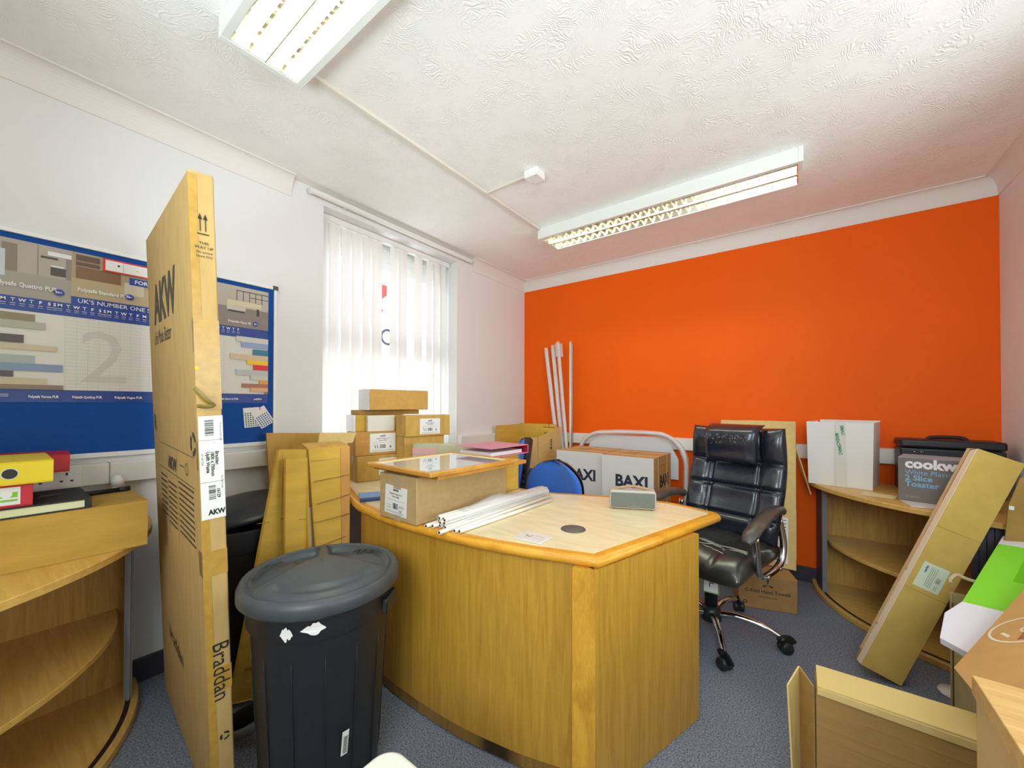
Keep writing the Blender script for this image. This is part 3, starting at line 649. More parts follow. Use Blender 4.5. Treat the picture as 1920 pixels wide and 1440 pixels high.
# carton with ACG NF label and the two framed pictures on it
d = (0.551, 0.2329, 0.1785)
t = carton('brown carton with white ACG NF label overhanging the front of the desk', (1.1234, -2.3361, TOP), 1.5639, d, mat('cardboard_tan', 'B99C6C', 0.85, noise=0.08, scale=40), tapem=TAPEC)
shiplabel(t, d, 'x0', 0.035, 0.024, 0.137, 0.113, rot=-0.05, big=('ACG', 'NF'))
bm = bmesh.new(); box(bm, -0.0009, 0, 0.095, 0.14, 0.0, 0.022); obj('bottom_tape', bm, TAPEC, t)
t = carton('plain brown carton standing behind the ACG NF carton on the desk', (1.05, -1.765, TOP), 1.55, (0.185, 0.13, 0.198), CARDY)
def picture(label, o, yaw, w_, d_, th, z):
    t = thing('picture_frame', label, 'picture frame', group=None, M=boxM((o[0], o[1], z), yaw))
    m_ = 0.022; bm = bmesh.new()
    def bar(x0, x1, y0, y1): box(bm, x0, x1, y0, y1, 0, th)
    bar(0, w_, 0, m_); bar(0, w_, d_-m_, d_); bar(0, m_, m_, d_-m_); bar(w_-m_, w_, m_, d_-m_)
    obj('frame_moulding', bm, FRAMEW, t, bevel=0.004, seg=3)
    bm = bmesh.new(); i = m_-0.001
    for a, b_, c, e in ((i, w_-i, i, i+0.006), (i, w_-i, d_-i-0.006, d_-i), (i, i+0.006, i, d_-i), (w_-i-0.006, w_-i, i, d_-i)): box(bm, a, b_, c, e, th*0.5, th-0.002)
    obj('inner_slip', bm, mat('slip_gold', 'E8CF94', 0.3), t)
    obj('picture', bx(i, w_-i, i, d_-i, 0.002, th*0.6), mat('picture_blue', 'BFCBD6', 0.1, spec=0.8, noise=0.25, scale=6, col2='E2E8EC', coat=1.0), t)
    obj('picture_glass', bx(i+0.002, w_-i-0.002, i+0.002, d_-i-0.002, th*0.6, th*0.7), mat('picture_glaze', 'C9D6DE', 0.04, spec=1.0, coat=1.0), t)
    return t
picture('lower of two wooden picture frames lying on the ACG NF carton', (1.218, -2.318), 1.535, 0.545, 0.42, 0.017, 0.9087)
picture('upper wooden picture frame with blue watery picture, topmost on the ACG NF carton', (1.232, -2.366), 1.5251, 0.478, 0.417, 0.017, 0.9262)
# the stack of cartons at the window end of the desk
d1 = (0.319, 0.155, 0.149); t = carton('brown carton with small label, bottom left of the stack at the window', (0.2133, -2.0166, TOP), 1.3416, d1, CARD, group=None)
shiplabel(t, d1, 'y0', 0.13, 0.03, 0.16, 0.10, seed=2)
d2 = (0.318, 0.185, 0.140); t = carton('brown carton with large white label, second up on the left of the window stack', (0.1922, -2.0164, TOP+0.1495), 1.29, d2, mat('cardboard_orange', 'C9944C', 0.85, noise=0.1, scale=30))
shiplabel(t, d2, 'y0', 0.085, 0.018, 0.155, 0.112, seed=3)
zt = TOP+0.1495+0.1405
d3 = (0.32, 0.17, 0.100)
t = carton('brown carton with white taped end, third up behind the small white carton', (0.12, -1.985, zt), 1.27, d3, CARDY)
obj('end_tape', bx(-0.0015, 0, 0.0, 0.17, 0, 0.1), mat('pale_tape', 'DCDCE2', 0.25), t); obj('side_tape', bx(-0.001, 0.012, -0.0012, 0, 0, 0.1), MC['pale_tape'], t)
t = carton('small white carton on the labelled carton, left side of the window stack', (0.185, -1.93, zt), 1.27, (0.165, 0.035, 0.098), mat('white_card', 'E2E0D2', 0.7), tape=False, seam=False)
d6 = (0.27, 0.17, 0.125)
t = carton('brown carton without visible label under the right labelled carton of the window stack', (0.395, -1.82, TOP), 1.36, (0.27, 0.11, 0.262), CARD)
t = carton('brown carton with white label, right side of the window stack', (0.41, -1.826, TOP+0.2625), 1.3616, (0.305, 0.13, 0.128), CARD)
shiplabel(t, (0.305, 0.13, 0.128), 'y0', 0.092, 0.012, 0.14, 0.095, seed=5)
t = carton('brown carton lying flat just below the topmost carton of the window stack', (0.11, -1.95, zt+0.101), 1.30, (0.40, 0.15, 0.0285), CARDD, tape=False)
d5 = (0.41, 0.15, 0.127)
t = carton('topmost brown carton of the window stack, with pale taped end', (0.2, -1.93, zt+0.131), 1.42, d5, mat('cardboard_gold', 'CDA257', 0.85, noise=0.08, scale=30))
obj('end_tape', bx(-0.0015, 0.0, 0.0, 0.15, 0.0, 0.127), MC['pale_tape'], t)
# files behind the frames
t = thing('box_file', 'long grey green archive folder lying behind the picture frames', 'folder', (0.489, -1.838, TOP), 0.465)
obj('file_body', bx(0, 0.35, 0, 0.06, 0, 0.23), mat('file_grey', 'B9B596', 0.6, noise=0.1, scale=12), t, bevel=0.004)
obj('pink_band', bx(-0.001, 0.14, -0.0015, 0.0, 0.17, 0.205), mat('file_pink', 'D8A3A6', 0.6), t); obj('pages', bx(0.005, 0.345, -0.001, 0, 0.02, 0.16), PAPER, t)
t = thing('ring_binder', 'pink lever arch binder lying flat behind the picture frames with its red inside showing', 'binder', M=boxM((1.09, -1.86, TOP+0.1985), 1.50, 0, 0))
pk = mat('binder_pink', 'CF8398', 0.5); dr = mat('binder_red_inside', '8E1430', 0.5)
bm = bmesh.new(); box(bm, 0, 0.29, 0, 0.26, 0.042, 0.045); box(bm, 0, 0.29, 0, 0.26, 0, 0.003); box(bm, 0.287, 0.29, 0, 0.26, 0.003, 0.042); obj('cover', bm, pk, t)
obj('inner_spine', bx(0.284, 0.287, 0.002, 0.26, 0.003, 0.042), dr, t); obj('paper_block', bx(0.03, 0.27, 0.03, 0.25, 0.003, 0.02), PAPER, t)
t = thing('leaflet', 'small blue leaflet beside the ACG NF carton at the left of the desk', 'leaflet', (0.55, -2.10, TOP), -0.5)
obj('leaflet', bx(0, 0.15, -0.10, 0, 0, 0.012), mat('leaflet_blue', '6D9BD0', 0.4), t); obj('leaflet_edge', bx(0.12, 0.151, -0.101, 0, 0.0, 0.0125), mat('leaflet_navy', '26457E', 0.4), t)
# bundle of thin white tubes in polythene
def thin_tube(label, a, b_, r=0.0075, group='thin white plastic tubes on the desk'):
    a, b_ = Vector(a), Vector(b_); t = thing('plastic_tube', label, 'tube', a, group=group); d = b_-a; ax = d.normalized()
    bm = tube(bmesh.new(), [Vector(), d], r, 12); o = obj('tube_wall', bm, mat('tube_white', 'E9E6DC', 0.3), t)
    bm = tube(bmesh.new(), [-ax*0.0006, ax*0.002], r*0.62, 10); obj('bore', bm, INK, t); return t
R0 = 0.0078; z0 = TOP+R0
A0, B0 = Vector((1.213, -2.302, 0)), Vector((1.235, -1.62, 0)); sdir = Vector((1, -0.03, 0))
k = 0
for row, n in enumerate((4, 3, 4)):
    for i in range(n):
        off = (i-(n-1)/2)*2*R0*1.02; zz = z0+row*R0*1.75
        thin_tube('thin white plastic tube in the film wrapped bundle on the desk', A0+sdir*(off+0.0)+Vector((0, 0.003*((k*7) % 5), zz)), B0+sdir*off*0.9+Vector((0, 0, zz)), group='tubes in the wrapped bundle'); k += 1
thin_tube('single thin white tube, leftmost end beside the ACG NF carton', (1.168, -2.33, z0), (1.165, -1.80, z0), group=None)
thin_tube('pair member of loose white tubes between the carton and the bundle', (1.187, -2.315, z0), (1.183, -1.80, z0), group='two short ends left of the bundle')
thin_tube('loose thin white tube poking out furthest at the front of the desk', (1.262, -2.352, z0), (1.262, -1.66, z0), group=None)
thin_tube('upper of two loose tubes lying right of the bundle', (1.292, -2.308, z0+0.001), (1.292, -1.65, z0+0.001), group=None)
thin_tube('outermost loose tube, nearest the cable grommet', (1.309, -2.3, z0), (1.338, -1.705, z0), group=None)
bm = bmesh.new(); ctr = [A0.lerp(B0, k/14) for k in range(2, 15)]; rr = []
for k, c in enumerate(ctr):
    b0 = 0.036+0.012*math.exp(-((k-4.5)/2.2)**2); rr.append((b0, 0.024+0.014*math.exp(-((k-4.5)/2.0)**2)))
tube(bm, [c+Vector((0, 0, TOP+0.022+0.008*math.exp(-((k-4.5)/2)**2))) for k, c in enumerate(ctr)], rr, 22, caps=False)
rnd = random.Random(5)
for v_ in bm.verts:
    v_.co += Vector((rnd.uniform(-1, 1), rnd.uniform(-1, 1), rnd.uniform(-1, 1)))*0.0035; v_.co.z = max(v_.co.z, TOP+0.0006)
o = obj('polythene_sleeve', bm, FILM); tag(o, 'crumpled clear polythene sleeve wrapped round the tube bundle', 'plastic film')

# ------------------------------------------------------------------ tall carton on end at left
d = (0.0566, 0.7606, 1.82); t = carton('tall narrow cardboard carton standing on end between the left cabinet and the dustbin', (0.9265, -2.9012, 0.03), 1.5003, d, mat('cardboard_carton', 'BE9E62', 0.85, noise=0.1, scale=30, bump=0.15, bscale=90, stretch=(1, 1, 0.25)), tx=0.0205, ty=-0.043, seam=False, tape=False, name='tall_carton')
t.location.z = 0.001
# the fit is at floor level; narrow face is y0, wide face x0
F1 = face(d, 'y0'); F2 = face(d, 'x0')
bm = bmesh.new(); box(bm, -0.001, 0.018, 0, 1.81, 0, 0.0008); box(bm, 0, 0.0566, 1.33, 1.42, 0, 0.0012); box(bm, 0, 0.0566, 0.70, 0.77, 0, 0.0012); box(bm, 0, 0.0566, 0.36, 0.43, 0, 0.0012); box(bm, 0, 0.0566, 1.17, 1.33, 0, 0.001)
obj('brown_tape', bm, TAPE, t, F1)
for a, b_, c in ((0.745, 1.33, 1.42), (0.72, 0.70, 0.77), (0.74, 1.0, 1.08)): obj('side_tape', bx(a, 0.7606, b_, c, 0, 0.001), mat('old_tape', '8C7652', 0.3), t, F2)
l = sheet(t, F1 @ T(0.001, 0.862, 0.001), 0.0556, 0.29)
def fn(bm):
    M9 = Rz(-PI/2)
    bars(bm, 0.014, 0.235, 0.02, 0.045, 14, 0, 4, True); bars(bm, 0.018, 0.055, 0.016, 0.04, 12, 0, 5, True)
    text_bm(bm, 'Braddan', 0.0115, T(0.036, 0.19) @ M9, bold=0.0004); text_bm(bm, '1800 x 700mm', 0.0115, T(0.0255, 0.19) @ M9, bold=0.0004); text_bm(bm, 'Uplift Waste', 0.0115, T(0.015, 0.19) @ M9, bold=0.0004)
    text_bm(bm, '07 463 024', 0.007, T(0.004, 0.185) @ M9); text_bm(bm, '16129', 0.011, T(0.037, 0.085) @ M9, bold=0.0004); text_bm(bm, 'Production Ref Code', 0.006, T(0.048, 0.27) @ M9); text_bm(bm, 'Not Sold Code', 0.006, T(0.048, 0.12) @ M9)
    text_bm(bm, 'AKW', 0.02, T(0.016, 0.012), bold=0.001, squash=0.8)
    flat(bm, 0, 0.0556, 0.222, 0.2228); flat(bm, 0, 0.0556, 0.104, 0.1048)
printing(l, Matrix.Identity(4), fn, [INK])
def fn(bm):
    text_bm(bm, 'Braddan', 0.056, T(0.014, 0.505) @ Rz(-PI/2), squash=0.92)
    text_bm(bm, 'THIS', 0.011, T(0.029, 1.624), 'CENTER'); text_bm(bm, 'WAY UP', 0.011, T(0.029, 1.612), 'CENTER'); text_bm(bm, 'On arrival', 0.009, T(0.029, 1.60), 'CENTER'); text_bm(bm, 'Store Dry', 0.009, T(0.029, 1.589), 'CENTER')
    for x in (0.022, 0.034): flat(bm, x-0.001, x+0.001, 1.66, 1.70); poly(bm, [(x-0.005, 1.692), (x+0.005, 1.692), (x, 1.708)])
    flat(bm, 0.015, 0.041, 1.651, 1.654)
    for a in (0, 2.09, 4.19): ring(bm, 0.035, 0.225, 0.007, 0.012, 8, 0, 0, a+0.3, a+1.75)
printing(t, F1, fn, [INK], lift=0.002)
def fn(bm):   # wide face: left edge u=0 is the far end, near edge u=0.76
    text_bm(bm, 'AKW', 0.19, T(0.14, 1.475), bold=0.006, squash=0.88)
    text_bm(bm, 'Life Made Better', 0.07, T(0.125, 1.395), squash=0.68)
    text_bm(bm, 'AKW', 0.06, T(0.30, 0.955), bold=0.002); 
    for z in (0.94, 1.03): flat(bm, 0.13, 0.70, z, z+0.002)
    for x in (0.28, 0.45): flat(bm, x, x+0.002, 0.72, 1.03)
    lines(bm, 0.14, 0.91, 0.12, 8, 0.02, 0.006); lines(bm, 0.29, 0.90, 0.14, 9, 0.018, 0.006, 0, 8); lines(bm, 0.47, 0.925, 0.22, 10, 0.018, 0.006, 0, 9)
    ring(bm, 0.6, 0.985, 0.016, 0.019, 16); flat(bm, 0.50, 0.56, 0.985, 0.988); text_bm(bm, 'R', 0.09, T(0.03, 1.07))
    text_bm(bm, 'braddan', 0.075, T(0.18, 0.30) @ Rz(-0.08))
    for a in (0, 2.09, 4.19): ring(bm, 0.70, 1.07, 0.02, 0.035, 8, 0, 0, a+0.3, a+1.75)
printing(t, F2, fn, [mat('faded_ink', '4C463C', 0.7)])
bm = tube(bmesh.new(), smoothpts([(-0.004, -0.004, 1.23), (0.006, -0.014, 1.215), (0.02, -0.02, 1.195), (0.034, -0.014, 1.182), (0.02, -0.01, 1.178), (0.0, -0.012, 1.182)], 5), (0.0015, 0.006), 8); obj('torn_strap', bm, mat('strap_olive', '8A7A3A', 0.5), t)
bm = bmesh.new(); disc(bm, 0.003, 1.285, 0.0045, 12, 0.0022); obj('yellow_stud', bm, pm('E8C810'), t, F1)
# ------------------------------------------------------------------ bins
def bin_body(t, R_, hh):
    prof = [(0, 0), (R_*0.76, 0), (R_*0.79, 0.012), (R_*0.93, hh-0.10), (R_*0.935, hh-0.098), (R_*0.985, hh-0.085), (R_*0.99, hh-0.02), (R_*1.0, hh-0.012), (R_*1.0, hh), (R_*0.965, hh), (R_*0.955, hh-0.02), (R_*0.90, hh-0.1), (R_*0.76, 0.02), (0, 0.02)]
    bm = lathe(bmesh.new(), prof, seg=72)
    # pressed vertical ribs
    for v_ in bm.verts:
        r = math.hypot(v_.co.x, v_.co.y)
        pass
    o = obj('bin_body', bm, BLACKP, t); o.data.set_sharp_from_angle(angle=0.7)
    bm = bmesh.new()
    for k in range(14):
        a = 2*PI*k/14; c, s = math.cos(a), math.sin(a)
        pts = []
        for z in [0.05+(hh-0.2)*i/8 for i in range(9)]:
            rr_ = R_*(0.79+0.14*z/(hh-0.1))+0.0005; pts.append((rr_*c, rr_*s, z))
        tube(bm, pts, [0.0005]+[0.0022]*7+[0.0005], 6)
    obj('ribs', bm, BLACKP, t)
    for a in (0.6, 0.6+PI):
        bm = bmesh.new(); M = Rz(a) @ T(R_*0.985, 0, hh-0.07) @ Matrix.Diagonal((0.7, 0.8, 0.8, 1))
        box(bm, 0, 0.022, -0.055, 0.055, 0.015, 0.028, 0, M); box(bm, 0, 0.022, -0.055, -0.045, -0.03, 0.02, 0, M); box(bm, 0, 0.022, 0.045, 0.055, -0.03, 0.02, 0, M); box(bm, 0.012, 0.022, -0.055, 0.055, -0.03, 0.02, 0, M)
        obj('handle', bm, BLACKP, t, bevel=0.003)
def bin_lid(t, R_, zz, M=None):
    prof = [(R_*0.99, zz-0.028), (R_*1.055, zz-0.028), (R_*1.065, zz-0.018), (R_*1.06, zz+0.004), (R_*1.03, zz+0.014), (R_*0.95, zz+0.016), (R_*0.90, zz+0.010), (R_*0.86, zz+0.012), (R_*0.80, zz+0.026), (R_*0.55, zz+0.040), (R_*0.25, zz+0.046), (0, zz+0.047)]
    bm = lathe(bmesh.new(), prof, seg=72, M=M)
    if M is None:   # two moulded dishes leave a bridge handle across the middle
        for v_ in bm.verts:
            x, y = v_.co.x, v_.co.y; r = math.hypot(x, y)
            pass
    return obj('lid', bm, mat('lid_grey', '4C5254', 0.42, noise=0.2, scale=7, bump=0.05, bscale=60), t)
bx_, by_ = 1.03, -2.64
t = thing('dustbin', 'black plastic dustbin with closed grey lid in front of the desk', 'bin', (bx_, by_, 0)); RB = 0.213
bin_body(t, RB, 0.625); 
# lid built as a height field so that the moulded recesses are real
def sm(a, b_, x): t_ = max(0, min(1, (x-a)/(b_-a))); return t_*t_*(3-2*t_)
def dishf(u, v_, q):   # the two sunken dishes either side of the bridge
    return (0.017+0.014*sm(0.07, 0.17, u))*sm(-0.006, 0.012, u-(0.055-0.85*(abs(v_)-0.018)))*sm(0.012, 0.024, abs(v_))*(1-sm(0.83, 0.875, q))
def lidz(x, y, R_):
    r = math.hypot(x, y)/R_
    base = 0.046*(1-r**2*0.55) if r < 0.84 else None
    return base
ld = obj('lid', None or bmesh.new(), MC.get('lid_grey') or mat('lid_grey', '454B4E', 0.42, noise=0.25, scale=7, bump=0.05, bscale=60), t)
bm = bmesh.new(); LR = 0.232; nr, na = 44, 120; ringsv = []
ca, sa = -0.886, 0.464     # direction of the bridge handle in plan
def sm(a, b_, x): t_ = max(0, min(1, (x-a)/(b_-a))); return t_*t_*(3-2*t_)
for i in range(nr+1):
    r = LR*i/nr; row = []
    for k in range(na):
        a = 2*PI*k/na; x, y = r*math.cos(a), r*math.sin(a); q = r/LR
        z = 0.046*(1-0.50*q*q)
        z -= 0.012*sm(0.86, 0.90, q)-0.010*sm(0.91, 0.95, q)
        u = x*ca+y*sa; v_ = -x*sa+y*ca      # u towards the far rim along the bridge handle, v across it
        z -= dishf(u, v_, q)
        z += 0.002*(1-sm(0.002, 0.006, abs(v_)))*(1-sm(0.0, 0.05, abs(u)))
        an = abs(math.atan2(v_, -u)); z -= 0.010*sm(0.66, 0.70, q)*(1-sm(0.77, 0.82, q))*(1-sm(0.75, 0.95, an))*(1 if u < 0 else 0)
        if i == nr: z -= 0.012
        row.append(bm.verts.new((x, y, 0.632+z)))
        if i == 0: row = row*1; break
    ringsv.append(row)
rim = []
for (rr_, zz) in ((LR*1.012, 0.636), (LR*1.012, 0.612), (LR*0.985, 0.604), (LR*0.93, 0.604)):
    rim.append([bm.verts.new((rr_*math.cos(2*PI*k/na), rr_*math.sin(2*PI*k/na), zz)) for k in range(na)])
ringsv += rim
for A, B in zip(ringsv, ringsv[1:]):
    for k in range(na):
        k2 = (k+1) % na
        f = bm.faces.new((A[0], B[k], B[k2])) if len(A) == 1 else bm.faces.new((A[k], A[k2], B[k2], B[k])); f.smooth = True
bmesh.ops.recalc_face_normals(bm, faces=bm.faces); bm.to_mesh(ld.data); bm.free()
for p in ld.data.polygons: p.use_smooth = True
AF = math.atan2(0.464, -0.886)
for s_, rad, a0, sz, dd in (('CAMEL', 0.178, AF-1.05, 0.022, 0.13), ('M', 0.135, AF-0.85, 0.034, 0.1), ('85', 0.085, AF-0.75, 0.026, 0.26), ('PLASTIC', 0.178, AF+1.15, 0.022, 0.125), ('O', 0.14, AF+1.0, 0.034, 0.1), ('85', 0.09, AF+0.8, 0.024, 0.26)):
    n = len(s_); bm = bmesh.new()
    for i, ch in enumerate(s_):
        a = a0-(i-(n-1)/2)*dd; x, y = rad*math.cos(a), rad*math.sin(a)
        q = rad/LR; u = x*ca+y*sa
        z = 0.632+0.046*(1-0.50*q*q)-dishf(u, -x*sa+y*ca, q)
        text_bm(bm, ch, sz*1.35, T(x, y, z+0.005) @ Rz(a-PI/2) @ Matrix.Rotation(0.12, 4, 'X'), 'CENTER', 0.0008)
    obj('raised_lettering', bm, mat('lid_dark', '262B2D', 0.5), ld)
rnd = random.Random(11)
for (a, z0, w_, h_) in ((-0.92, 0.560, 0.036, 0.052), (-0.60, 0.570, 0.066, 0.046)):    # scuffs of white paint under the rim
    n = 11; P = []
    for k in range(n):
        u = k/(n-1); P.append((u-0.5, 0.5*math.sin(u*PI)*rnd.uniform(0.5, 1.2)))
    for k in range(n-1, -1, -1):
        u = k/(n-1); P.append((u-0.5, -0.35*math.sin(u*PI)*rnd.uniform(0.3, 1.0)))
    v_ = []; bm = bmesh.new()
    for (u, v0) in P:
        aa = a+u*w_/RB; z = z0+v0*h_; rr_ = RB*0.985+0.0035; v_.append(bm.verts.new((rr_*math.cos(aa), rr_*math.sin(aa), z)))
    bm.faces.new(v_); obj('paint_scuff', bm, PAPER, t)
aL = math.atan2(-2.66-by_, 1.206-bx_); zz0 = 0.155
bm = bmesh.new(); 
def cyl_pt(a, z, e=0.004): rr_ = RB*(0.79+0.14*z/0.525)+e; return (rr_*math.cos(a), rr_*math.sin(a), z)
aL = -0.22
v_ = [bm.verts.new(cyl_pt(aL+q*0.105+z_*0.3, 0.17+z_)) for q, z_ in ((0, 0), (0.5, 0), (1, 0), (1, 0.07), (0.5, 0.07), (0, 0.07))]; bm.faces.new(v_[:])
lb = obj('price_label', bm, PAPER, t)
bm = bmesh.new()
for k in range(9):
    z1_ = 0.006+k*0.0055; bm.faces.new([bm.verts.new(cyl_pt(aL+q*0.105+(z1_+z_)*0.3, 0.17+z1_+z_, 0.0048)) for q, z_ in ((0.25, 0), (0.85, 0), (0.85, 0.003), (0.25, 0.003))])
obj('barcode', bm, INK, lb)
t = thing('dustbin', 'black plastic dustbin without lid in place, behind the tall carton', 'bin', (0.235, -2.625, 0)); bin_body(t, 0.21, 0.66)
t2 = lathe(bmesh.new(), [(0, 0.03), (0.10, 0.028), (0.18, 0.016), (0.21, 0.0), (0.222, -0.004), (0.224, -0.022), (0.214, -0.022), (0.21, -0.008), (0.17, 0.006), (0, 0.018)], seg=60)
o = obj('bin_lid', t2, mat('lid_black', '232528', 0.4), None, T(0.235, -2.60, 0.722) @ Matrix.Rotation(0.16, 4, 'X')); tag(o, 'loose black bin lid resting tilted on the bin behind the tall carton', 'bin lid')
# black curved plastic piece on the floor
bm = tube(bmesh.new(), smoothpts([(0.61, -2.79, 0.02), (0.66, -2.765, 0.055), (0.72, -2.70, 0.10), (0.76, -2.61, 0.12)], 6), [(0.012, 0.03)]*19, 12)
t = thing('chair_armrest', 'black curved plastic arm with grey underside lying on the floor behind the dustbin', 'armrest', (0, 0, 0)); obj('arm_pad', bm, BLACKP, t)
obj('arm_underside', tube(bmesh.new(), smoothpts([(0.64, -2.80, 0.012), (0.69, -2.78, 0.03), (0.75, -2.71, 0.06), (0.79, -2.62, 0.09)], 6), [(0.009, 0.016)]*19, 10), mat('arm_grey', '8A8C84', 0.4), t)
# ------------------------------------------------------------------ flattened cardboard leaning beside the dustbin
def board(label, pts, th, m, folds=(), name='flattened_carton', extra=None):
    """pts: corner points of the sheet, thickness vector th"""
    t = thing(name, label, 'cardboard', Vector(pts[0]) if 0 else (0, 0, 0))
    obj('panel', prism(pts, th), m, t)
    bm = bmesh.new(); tv = Vector(th)
    for a, b_ in folds: tube(bm, [Vector(a), Vector(b_)], 0.0018, 6)
    if folds: obj('fold_line', bm, CARDD, t)
    return t
board('tall plain cardboard sheet standing behind the folded cartons, highest against the left wall', [(0.135, -2.40, 0.0), (0.135, -2.09, 0.0), (0.10, -2.085, 1.018), (0.10, -2.455, 1.04)], (0.012, 0, 0), CARD)
t = board('folded yellow cardboard carton with slanting left edge leaning left of the white foam', [(0.49, -2.73, 0.022), (0.56, -2.62, 0.022), (0.57, -2.50, 0.03), (0.56, -2.48, 0.6), (0.50, -2.455, 0.985), (0.46, -2.55, 0.99)], (0.010, 0.006, 0), CARDY, folds=[((0.502, -2.544, 0.97), (0.572, -2.60, 0.03)), ((0.505, -2.55, 0.7), (0.572, -2.47, 0.69)), ((0.52, -2.60, 0.70), (0.505, -2.64, 0.70)), ((0.51, -2.68, 0.14), (0.58, -2.55, 0.14))])
obj('side_flap', prism([(0.520, -2.545, 0.955), (0.525, -2.458, 0.95), (0.585, -2.47, 0.55), (0.595, -2.50, 0.03), (0.59, -2.575, 0.03)], (0.008, 0.004, 0)), CARDY, t)
t = board('wide ribbed yellow cardboard panel with orange tinted edge leaning next to the desk end', [(0.555, -2.40, 0.05), (0.575, -2.285, 0.05), (0.55, -2.27, 0.66), (0.52, -2.255, 0.985), (0.50, -2.44, 0.985), (0.53, -2.43, 0.66)], (0.012, 0.0, 0), CARDY, folds=[((0.546, -2.427, 0.66), (0.566, -2.27, 0.67)), ((0.518, -2.43, 0.93), (0.535, -2.26, 0.93)), ((0.53, -2.425, 0.84), (0.548, -2.262, 0.85)), ((0.545, -2.42, 0.74), (0.558, -2.266, 0.76)), ((0.548, -2.42, 0.55), (0.567, -2.275, 0.57))])
obj('orange_edge', prism([(0.573, -2.315, 0.3), (0.577, -2.281, 0.3), (0.563, -2.271, 0.66), (0.534, -2.256, 0.98), (0.528, -2.30, 0.98), (0.558, -2.31, 0.66)], (0.003, 0.0, 0)), mat('cardboard_peach', 'D09A52', 0.8), t)
obj('top_flap', prism([(0.44, -2.44, 1.0), (0.46, -2.26, 1.0), (0.52, -2.255, 0.985), (0.50, -2.44, 0.985)], (0, 0, 0.006)), CARD, t)
obj('raised_flap', prism([(0.43, -2.36, 0.99), (0.43, -2.18, 0.99), (0.43, -2.16, 1.04), (0.43, -2.35, 1.05)], (0.006, 0, 0)), CARD2, t)
o = obj('foam_board', prism([(0.53, -2.52, 0.03), (0.53, -2.38, 0.03), (0.505, -2.41, 0.72), (0.505, -2.445, 0.72)], (0.006, 0, 0)), PAPER); tag(o, 'strip of white foam sheet showing between the two folded yellow cartons', 'foam sheet')

# ------------------------------------------------------------------ contents of the left cabinet
CT = 0.7078
t = carton('long flat brown carton lying on the left corner cabinet under the black folder', (0.485, -3.62, CT), 0.0, (-0.30, 0.655, 0.150), mat('cardboard_yellow_shaded', 'BC9640', 0.85, noise=0.14, scale=14, bump=0.2, bscale=120, stretch=(1, 0.3, 1.5)), seam=False, tape=False)  # yellow cardboard darkened, the shade of this corner put into its colour
t = thing('ring_binder', 'black presentation folder with cream pages lying on the long flat carton', 'binder', M=boxM((0.475, -3.515, CT+0.151), 0.0))
obj('cover', bx(-0.27, 0, 0, 0.42, 0, 0.004), INK, t); obj('cover', bx(-0.27, 0, 0, 0.42, 0.026, 0.030), INK, t); obj('spine', bx(-0.004, 0, 0.405, 0.42, 0.004, 0.026), INK, t, bevel=0.001); obj('page_block', bx(-0.26, -0.003, 0.01, 0.408, 0.004, 0.026), mat('page_cream', 'D9DBAE', 0.7), t)
def binder(label, loc, yaw, L_, th, wd, col, hole=None, lab=None, tx=0):
    """lever arch file lying on its side: spine on the +x face, length along y"""
    t = thing('ring_binder', label, 'binder', M=boxM(loc, yaw, tx)); m = mat('binder_'+col, col, 0.45)
    bm = bmesh.new(); box(bm, -wd, 0, 0, L_, 0, 0.003); box(bm, -wd, 0, 0, L_, th-0.003, th); box(bm, -0.003, 0, 0, L_, 0.003, th-0.003); obj('cover', bm, m, t, bevel=0.001)
    obj('page_block', bx(-wd+0.02, -0.01, 0.006, L_-0.004, 0.004, th-0.012), mat('page_shade', '6A5A4A', 0.8), t)
    FX = Matrix(((0, 0, 1, 0.0), (1, 0, 0, 0), (0, 1, 0, 0), (0, 0, 0, 1)))
    if hole is not None:
        bm = bmesh.new(); disc(bm, hole, th/2, 0.0165, 24, 0.0006, 1); disc(bm, hole, th/2, 0.014, 24, 0.001, 0); obj('finger_hole', bm, [INK, mat('ring_pale', 'C8CDB0', 0.3, metal=0.3)], t, FX)
    return t, FX
zb = CT+0.151+0.0305
t, FX = binder('red lever arch file with white and green spine label, lowest of the three', (0.47, -3.53, zb), 0.0, 0.318, 0.065, 0.27, 'C41E2A')
l = sheet(t, FX @ T(0.02, 0.008, 0), 0.275, 0.05, mat('label_green_white', 'DFE4E0', 0.5))
bm = bmesh.new(); flat(bm, 0.215, 0.27, 0.01, 0.036); obj('green_mark', bm, mat('label_green', '7CC22A', 0.5), l, T(0, 0, 0.0012)); bm = bmesh.new(); disc(bm, 0.25, 0.031, 0.011, 14); flat(bm, 0.235, 0.27, 0.016, 0.021); flat(bm, 0.229, 0.238, 0.0, 0.03); obj('white_mark', bm, PAPER, l, T(0, 0, 0.0016))
t, FX = binder('yellow lever arch file with black finger hole on top of the red one', (0.49, -3.53, zb+0.066), 0.0, 0.355, 0.065, 0.27, 'E2C800', hole=0.275)
t, FX = binder('red lever arch file partly hidden behind the yellow one', (0.205, -3.50, zb+0.09), 0.0, 0.36, 0.06, 0.18, 'C41E26', hole=0.24)
t.matrix_world = boxM((0.195, -3.48, zb+0.067), -0.06, -0.02)
l = sheet(t, FX @ T(0.04, 0.006, 0), 0.215, 0.046, mat('label_cream', 'E4E6CC', 0.5)); bm = bmesh.new(); bars(bm, 0.13, 0.008, 0.05, 0.02, 16, 0, 6); obj('printing', bm, INKG, l, T(0, 0, 0.0012))
